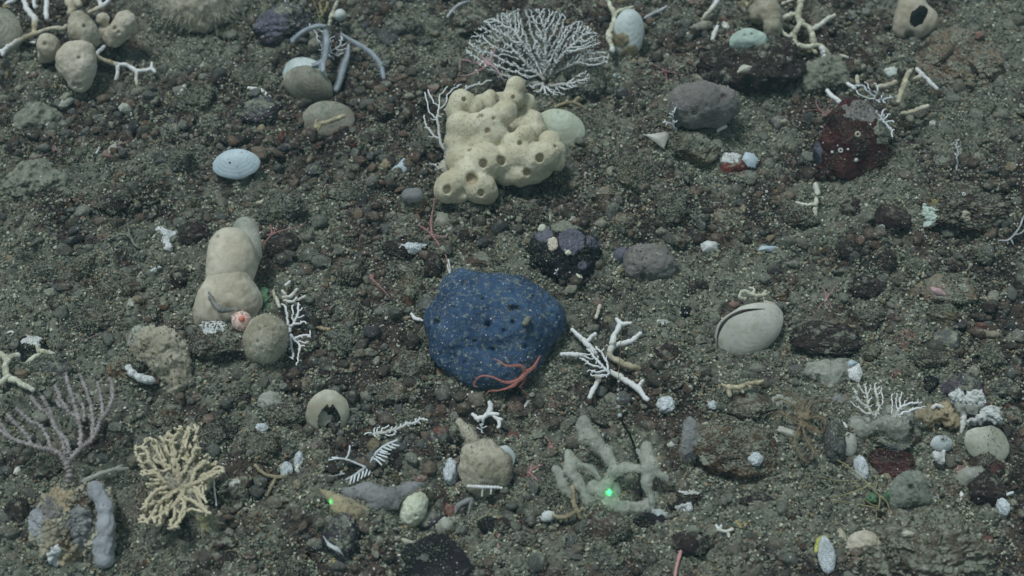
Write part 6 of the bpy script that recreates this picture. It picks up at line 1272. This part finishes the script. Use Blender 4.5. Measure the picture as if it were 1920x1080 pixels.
P = np.array([(1748,765,34,4,.6),(1756,760,36,4,.7),(1768,764,32,3,.7)]); Q_ = catmull(P, 14); mb = MB(); tube(mb, np.array([a.p(*q[:3]) for q in Q_]), Q_[:, 3]*a.s, 8, Q_[:, 4], .3); put(a, 'rib', mb, None, M['coral_beige'], o)
v, f, t = valve(A(1765,845), c=(1765,832,22), rx=22, ry=16, rot=0, H=12, tilt=35, umbo=.5, seed=12); tag(put(A(1765,845), 'shell', v, f, M['white_lump'], None, t), 'smooth grey domed shell left of the big cream disc shell', 'shell')
a = A(1762,870); tag(blob(a, 'white_cup', [(1752,848,34,4,1758,856,30,8),(1758,856,30,9,1764,864,24,8),(1764,864,24,6,1770,846,34,4)], M['crust'], None, k=2, res=1.2, amp=1, nsc=4, flat=False), 'bright white broken cup standing on the tan rough stone', 'coral')
a = A(1825,895); tag(blob(a, 'sponge', [(1815,892,14,18),(1835,888,14,14),(1805,900,8,14)], M['ghost'], None, k=4, res=1.8, amp=1.5, nsc=9), 'smooth pale green sponge patch under the dark brown rock', 'sponge')
bit([(1801,938),(1802,928),(1800,922)], M['coral'], 'small white coral tooth on the tan rock above the great silty boulder', 4)
bit([(1870,932),(1884,929),(1900,923)], M['coral_dull'], 'pale grey stick at the right edge beside the dark greenish rock', 3)
comb(1880,952,12,16,'white spotted bryozoan knob at the right edge above the great silty boulder', h=10)
# --- net sponge with hole, hydroid
a = A(1705,940); o = thing(a, 'net_sponge', 'grey green netted sponge with one dark round hole', 'sponge'); LAND.append(('the netted sponge with a hole', 1705, 910))
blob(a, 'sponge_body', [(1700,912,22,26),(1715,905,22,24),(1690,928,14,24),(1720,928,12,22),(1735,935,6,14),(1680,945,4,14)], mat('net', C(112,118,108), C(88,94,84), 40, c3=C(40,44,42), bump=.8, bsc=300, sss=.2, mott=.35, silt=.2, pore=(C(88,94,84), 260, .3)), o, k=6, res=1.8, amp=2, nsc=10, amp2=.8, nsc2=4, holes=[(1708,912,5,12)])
mb = MB()
for i in range(26):
    x = 1695+i*2.6; y = 958-i*1.1; tube(mb, np.array([a.p(x, y-3, 4), a.p(x+rg.normal(0, 1), y+4+rg.uniform(0, 4), 2)]), np.array([1.1, .5])*a.s, 4, cap=False)
put(a, 'fringe', mb, None, M['ghost'], o)
coral(A(1650,945), 'branching_hydroid', 'sprawling thin yellow brown hydroid left of the netted sponge', 'hydroid', [
 [(1540,842,20,1.2),(1570,862,22,1.3),(1598,880,24,1.4),(1622,902,24,1.6),(1650,930,22,1.8)],[(1532,890,16,1.2),(1560,900,18,1.3),(1600,902,22,1.4),(1615,900,24,1.5)],[(1560,934,14,1.2),(1590,926,18,1.3),(1612,918,22,1.4),(1630,908,24,1.5)],[(1520,938,10,1.2),(1560,938,12,1.3),(1600,944,16,1.4),(1640,952,18,1.5)],
 [(1650,930,22,1.7),(1648,950,18,1.6),(1640,960,14,1.4)],[(1650,930,22,1.7),(1664,944,18,1.6),(1668,960,12,1.4)],[(1640,920,22,1.6),(1644,905,26,1.4),(1640,892,28,1.2)],[(1620,935,18,1.6,1),(1632,945,16,1.6,1),(1650,950,14,1.4,1)],[(1643,952,14,1.5),(1644,975,8,1.4)],[(1650,930,22,1.4),(1680,938,18,1.2),(1686,925,18,1.6)]], M['yellow'], knob=.12, sides=5)
a = A(1670,930); 
for (x, y, lb) in ((1668,928,'right'),(1636,932,'left')):
    a = A(x, y+6); tag(blob(a, 'algae_tuft', [(x,y,16,8),(x+5,y+5,12,7),(x-6,y+6,12,6)], M['greenweed'], None, k=3, res=1.5, amp=3, nsc=6, amp2=1.5, nsc2=3, flat=False), 'small green fluff tuft, the %s one of two on the sprawling hydroid' % lb, 'algae')
# --- great silty boulder at the bottom right
o = rock(1745, 1040, 140, 92, M['rock_silty'] if False else mat('great_rock', C(86,78,64), C(60,54,46), 30, bump=1, bsc=350, silt=.55, speck=.1, mott=.5), 'great silty brown boulder filling the bottom right corner', name='boulder', cat='boulder', sub=6, ang=.5, seed=55, zf=.7, fine=.12, land='the great silty boulder')
a = A(1625,1015); tag(blob(a, 'sponge', [(1625,1015,22,22),(1605,1020,16,18),(1645,1020,18,14)], M['beige_soft'], None, k=5, res=2, amp=3, nsc=11, amp2=1, nsc2=4), 'pale tan silty sponge on the left end of the great silty boulder', 'sponge')
flake(1703, 1001, 12, 8, 10, M['shell_in'], 'small cream chip on top of the great silty boulder', seed=91, h=72); flake(1806, 1006, 9, 8, 0, M['white_stone'], 'small bluish white chip on the right of the great silty boulder', seed=92, h=72)
rock(1606, 1052, 8, 8, M['rock_tan'], 'tiny tan round stone at the lower left of the great silty boulder', sub=3, lift=10)
# yellow and white bryozoan
a = A(1548,1065); o = thing(a, 'bryozoan', 'white meshed leaf shaped bryozoan with a yellow edge at the bottom', 'bryozoan'); LAND.append(('the yellow edged bryozoan', 1547, 1040))
v, f, t = valve(a, c=(1549,1040,14), rx=17, ry=34, rot=8, H=8, tilt=30, umbo=.6, wave=.10, seed=3, lens=1.0); put(a, 'leaf', v, f, M['lace_big'], o, t)
blob(a, 'yellow_edge', [(1532,1024,22,5,1538,1012,26,6),(1538,1012,26,6,1550,1006,26,4),(1530,1034,20,4,1532,1024,22,5)], mat('lemon', C(150,152,70), C(120,122,60), 60, bump=.3), o, k=2, res=1.3, amp=1, nsc=4, flat=False)
rock(1578, 1005, 10, 14, M['shell_in'], 'small cream crumb between the yellow edged bryozoan and the pale tan sponge', sub=3)
a = A(1500,730)
for (x, y, r, mm, lb) in [(1463,760,24,'ghost','pale blue grey sponge puff above the brown feather star'),(1570,752,14,'ghostlav','small blue grey sponge puff right of the brown feather star'),(508,752,24,'ghost','bluish green sponge patch left above the broken white shell'),(72,225,44,'rock_silty','yellowish silt mound in the upper left'),(70,345,60,'rock_silty','broad silty mound at the left edge below the faint star')]:
    a = A(x, y+r*.3); tag(blob(a, 'sponge' if r < 40 else 'silt_mound', [(x,y,4-r*.35,r*.8),(x-r*.5,y+r*.2,-r*.25,r*.6),(x+r*.5,y+r*.15,-r*.25,r*.6)], M[mm], None, k=6, res=2.2, amp=r*.12, nsc=12, amp2=1.5, nsc2=5), lb, 'sponge' if r < 40 else 'silt mound')

for t_, n_, L_ in (('plump dull cream sponge of several lobes in the lower middle', 1600, 3), ('big pale ghostly sponge with finger lobes around the right green laser spot', 700, 3.5), ('orange tan sponge with one horn by the left green laser spot', 900, 3),
                   ('dull lumpy sponge under the pair of pale lacy corals', 1200, 4), ('grey green netted sponge with one dark round hole', 1500, 3), ('lilac grey fuzzy column sponge at the left end of the rusty boulder', 1200, 4), ('long blue grey tube sponge lying down the right side of the silty boulder', 700, 2.5),
                   ('thin lilac grey sponge sheet between the orange horn sponge and the cream ball', 900, 3)):
    for q in kids(t_, ('lobe', 'sponge_body', 'base', 'sheet', 'arm')): fuzz(q, n_//3, L_*.8, .34); dust(q, n_//8, .8, up=.4, seed=3)

for t_ in ('big flat cream disc shell behind the dark brown rock', 'upright white ribbed shell on the bluish stone', 'smooth grey domed shell left of the big cream disc shell'):
    for q in list(COL.objects):
        if q.get('label') == t_: dust(q, 90, .7, up=.25, seed=3)
# ------------------------------------------------------------------ pebbles one could count: each its own object, described by what lies near it
rg = np.random.default_rng(99)
KP = [('dark brown', 'rock_brown', 7), ('near black', 'rock_dark', 6), ('grey', 'rock_grey', 3), ('olive', 'rock_olive', 2), ('rusty', 'rock_rust', 2), ('tan', 'rock_tan', 2), ('dark purple', 'rock_purple', 2), ('silt covered', 'rock_silty', 2), ('brick red', 'brick', .5), ('yellow', 'yellow_stone', .7), ('pinkish', 'pink_stone', .9), ('white', 'white_stone', .5)]
wts = np.array([k[2] for k in KP]); wts /= wts.sum(); seen = set(o.get('label') for o in COL.objects)
def side(dx, dy):
    a = math.degrees(math.atan2(-dy, dx)) % 360
    return ['right of', 'above and right of', 'above', 'above and left of', 'left of', 'below and left of', 'below', 'below and right of'][int((a+22.5)//45) % 8]
placed = []; n_ok = 0; tries = 0; nbig = 0
for _ in range(4000):
    if nbig >= 40: break
    x, y = rg.uniform(10, 1910), rg.uniform(30, 1070); r = rg.uniform(26, 56)
    if any(abs(x-q[0]) < q[2]*.8+r*.8 and abs(y-q[1]) < q[3]*.8+r*.5 for q in BUSY) or any(math.hypot(x-l[1], y-l[2]) < 55+r for l in LAND): continue
    cn, mm = [('brown', 'rock_brown'), ('dark', 'rock_dark'), ('brown', 'rock_brown'), ('olive', 'rock_olive'), ('grey', 'rock_grey'), ('rusty', 'rock_rust')][rg.integers(6)]
    l = sorted(LAND, key=lambda l: math.hypot(x-l[1], y-l[2]))
    lb = next((t_ for q in l[:5] for t_ in ['half buried lumpy %s rock %s %s' % (cn, side(x-q[1], y-q[2]), q[0])] if t_ not in seen and len(t_.split()) <= 16), None)
    if not lb: continue
    seen.add(lb); nbig += 1
    o = rock(x, y, r, r*rg.uniform(.5, .72), M[mm], lb, rot=rg.uniform(0, 180), ang=rg.uniform(.4, 1), sub=5, sink=.34, zf=rg.uniform(.55, .8), rough=.34, fine=.12, group='half buried rocks', seed=int(rg.integers(1e6)))
    dust(o, int(r*24), 1.5, up=.3, seed=nbig)
while n_ok < 235 and tries < 9000:
    tries += 1; x, y = rg.uniform(0, 1920), rg.uniform(0, 1080); r = 10+23*rg.random()**1.8
    if n_ok > 150: r = 7+7*rg.random()
    if any(abs(x-q[0]) < q[2]+r*.9 and abs(y-q[1]) < q[3]+r*.9 for q in BUSY) or any(math.hypot(x-q[0], y-q[1]) < (q[2]+r)*.95 for q in placed): continue
    if any(math.hypot(x-l[1], y-l[2]) < 34+r for l in LAND): continue
    cname, mm, _ = KP[rg.choice(len(KP), p=wts)]
    if mm in ('brick', 'yellow_stone', 'white_stone'): r *= .6
    ry = r*rg.uniform(.6, .9); size = 'tiny' if r < 8 else 'small' if r < 11.5 else 'mid sized' if r < 17 else 'large'
    ang = rg.uniform(.1, 1); shp = 'rounded' if ang < .4 else 'blunt' if ang < .7 else 'angular'
    near = sorted(LAND, key=lambda l: math.hypot(x-l[1], y-l[2])); lb = None
    for l in near[:4]:
        t_ = '%s %s %s pebble %s %s' % (size, cname, shp, side(x-l[1], y-l[2]), l[0])
        if t_ not in seen and len(t_.split()) <= 16: lb = t_; break
    if lb is None:
        for l in near[:3]:
            for k in near[3:7]:
                t_ = '%s %s %s pebble between %s and %s' % (size, cname, shp, l[0], k[0])
                if t_ not in seen and len(t_.split()) <= 16: lb = t_; break
            if lb: break
    if lb is None: continue
    seen.add(lb); placed.append((x, y, r)); n_ok += 1
    rock(x, y, r, ry, M[mm], lb, 'pebble', 'pebble', rot=rg.uniform(0, 180), ang=ang, sub=4 if r > 14 else 3, sink=rg.uniform(.2, .4), zf=rg.uniform(.5, .85), rough=.28, fine=.07, group='pebbles strewn over the gravel', seed=int(rg.integers(1e6)))
# fine threads and fallen sticks lying in the silt
mb = MB()
for i in range(1100):
    x, y = rg.uniform(-.64, .64), rg.uniform(-.44, .62)
    if siltmask(np.array(x), np.array(y)) < .3: continue
    z = float(gz(x, y)); m_ = rg.integers(3, 10); b = np.repeat([[x, y, z+.001]], m_, 0); d = rg.normal(size=(m_, 3)); d[:, 2] = np.abs(d[:, 2])*.8+.1; d /= np.linalg.norm(d, axis=1)[:, None]
    hairs(mb, b, d, rg.uniform(.004, .013), rg.uniform(.00025, .0005), 4, .5, 3, seed=i)
o = put(A(960, 540), 'fine_threads', mb, None, M['hairthin']); tag(o, 'fine brownish hydroid threads standing in the silt', None, None, 'stuff'); o['category'] = 'hydroids'
# silt banked against the feet of stones, sponges and shells
P = []
for (x, y, rx, ry) in BUSY:
    n = int(min(900, 16+(rx+ry)*5)); th = rg.uniform(0, 6.283, n); rr = rg.normal(1.04, .10, n)
    for t_, r_ in zip(th, rr):
        q = PT(x+math.cos(t_)*rx*r_, y+math.sin(t_)*ry*r_+ry*.15, 0); P.append((q[0], q[1]))
P = np.array(P); P = np.concatenate([P, gz(P[:, 0], P[:, 1], True)[:, None]+rg.random((len(P), 1))**1.5*.004], 1)
v, f = flocmesh(P, .0013, 9); cc = np.array([C(*p[0]) for p in FP])[rg.integers(len(FP), size=len(P))]*rg.uniform(.7, 1.25, (len(P), 1))
o = link(mesh_np('silt_drift', v, [f], None, False, np.repeat(cc, 12, 0)), 'silt_drift', M['fluff'], (0, 0, 0)); tag(o, 'pale silt banked against the feet of stones and sponges', None, None, 'stuff'); o['category'] = 'sediment'

# ------------------------------------------------------------------ the two green laser spots: narrow beams from beside the camera
def laser(px, py, power):
    ld = bpy.data.lights.new('laser', 'SPOT'); lo = bpy.data.objects.new('laser', ld); COL.objects.link(lo)
    src = CAM+UP*.15+RIGHT*(.5 if px > 900 else -.5); hz_ = onsurf(px, py)
    ld.color = (.03, 1, .25); ld.energy = power; ld.spot_size = math.radians(3.2); ld.spot_blend = .3; ld.shadow_soft_size = .0004
    lo.location = src; lo.rotation_euler = Vector(src-hz_).to_track_quat('Z', 'Y').to_euler()
    ld.use_nodes = True; nt = ld.node_tree; N = nt.nodes; L = nt.links; em = N['Emission']     # beam profile: tight core, weak speckled halo
    tc = N.new('ShaderNodeTexCoord'); sx = N.new('ShaderNodeSeparateXYZ'); L.new(tc.outputs['Normal'], sx.inputs[0]); cb = N.new('ShaderNodeCombineXYZ'); L.new(sx.outputs[0], cb.inputs[0]); L.new(sx.outputs[1], cb.inputs[1])
    ln = N.new('ShaderNodeVectorMath'); ln.operation = 'LENGTH'; L.new(cb.outputs[0], ln.inputs[0])
    def m_(op, x, y=0.0):
        n = N.new('ShaderNodeMath'); n.operation = op
        for k, q in enumerate((x, y)):
            if isinstance(q, (int, float)): n.inputs[k].default_value = q
            else: L.new(q, n.inputs[k])
        return n.outputs[0]
    def ga(sg, am):
        q = m_('DIVIDE', ln.outputs['Value'], sg); return m_('MULTIPLY', m_('EXPONENT', m_('MULTIPLY', m_('MULTIPLY', q, q), -1.0)), am)
    no = N.new('ShaderNodeTexNoise'); no.inputs['Scale'].default_value = 900; no.inputs['Detail'].default_value = 1; L.new(cb.outputs[0], no.inputs['Vector'])
    sp = m_('MULTIPLY', m_('GREATER_THAN', no.outputs[0], .56), 3.0)
    L.new(m_('ADD', ga(.00125, 1.2), m_('ADD', m_('MULTIPLY', ga(.0050, .020), sp), ga(.012, .010))), em.inputs['Strength'])
def onsurf(px, py):
    dg = bpy.context.evaluated_depsgraph_get(); dg.update(); d = ray(px, py); d = d/np.linalg.norm(d)
    hit, loc, *_ = SC.ray_cast(dg, Vector(CAM), Vector(d)); return np.array(loc) if hit else A(px, py).o
laser(1143, 923, 1500); laser(620, 941, 420)

# ------------------------------------------------------------------ the murky water
if HAZE:
    b = bpy.data.meshes.new('haze'); lo, hi = np.array([-34, -34, -1.2]), np.array([34, 34, CAM[2]+.25])
    v = [(x, y, z) for x in (lo[0], hi[0]) for y in (lo[1], hi[1]) for z in (lo[2], hi[2])]
    b.from_pydata(v, [], [(0,1,3,2),(4,6,7,5),(0,4,5,1),(2,3,7,6),(0,2,6,4),(1,5,7,3)]); ho = bpy.data.objects.new('haze', b); COL.objects.link(ho); ho['kind'] = 'stuff'; ho['label'] = 'faint blue green murk of the sea water'
    m = bpy.data.materials.new('haze'); m.use_nodes = True; nt = m.node_tree; nt.nodes.clear(); out = nt.nodes.new('ShaderNodeOutputMaterial'); pv = nt.nodes.new('ShaderNodeVolumePrincipled')
    pv.inputs['Color'].default_value = (.50, .90, 1, 1); pv.inputs['Density'].default_value = HAZE; pv.inputs['Anisotropy'].default_value = 0; nt.links.new(pv.outputs[0], out.inputs['Volume']); b.materials.append(m)
    SC.cycles.volume_step_rate = 10
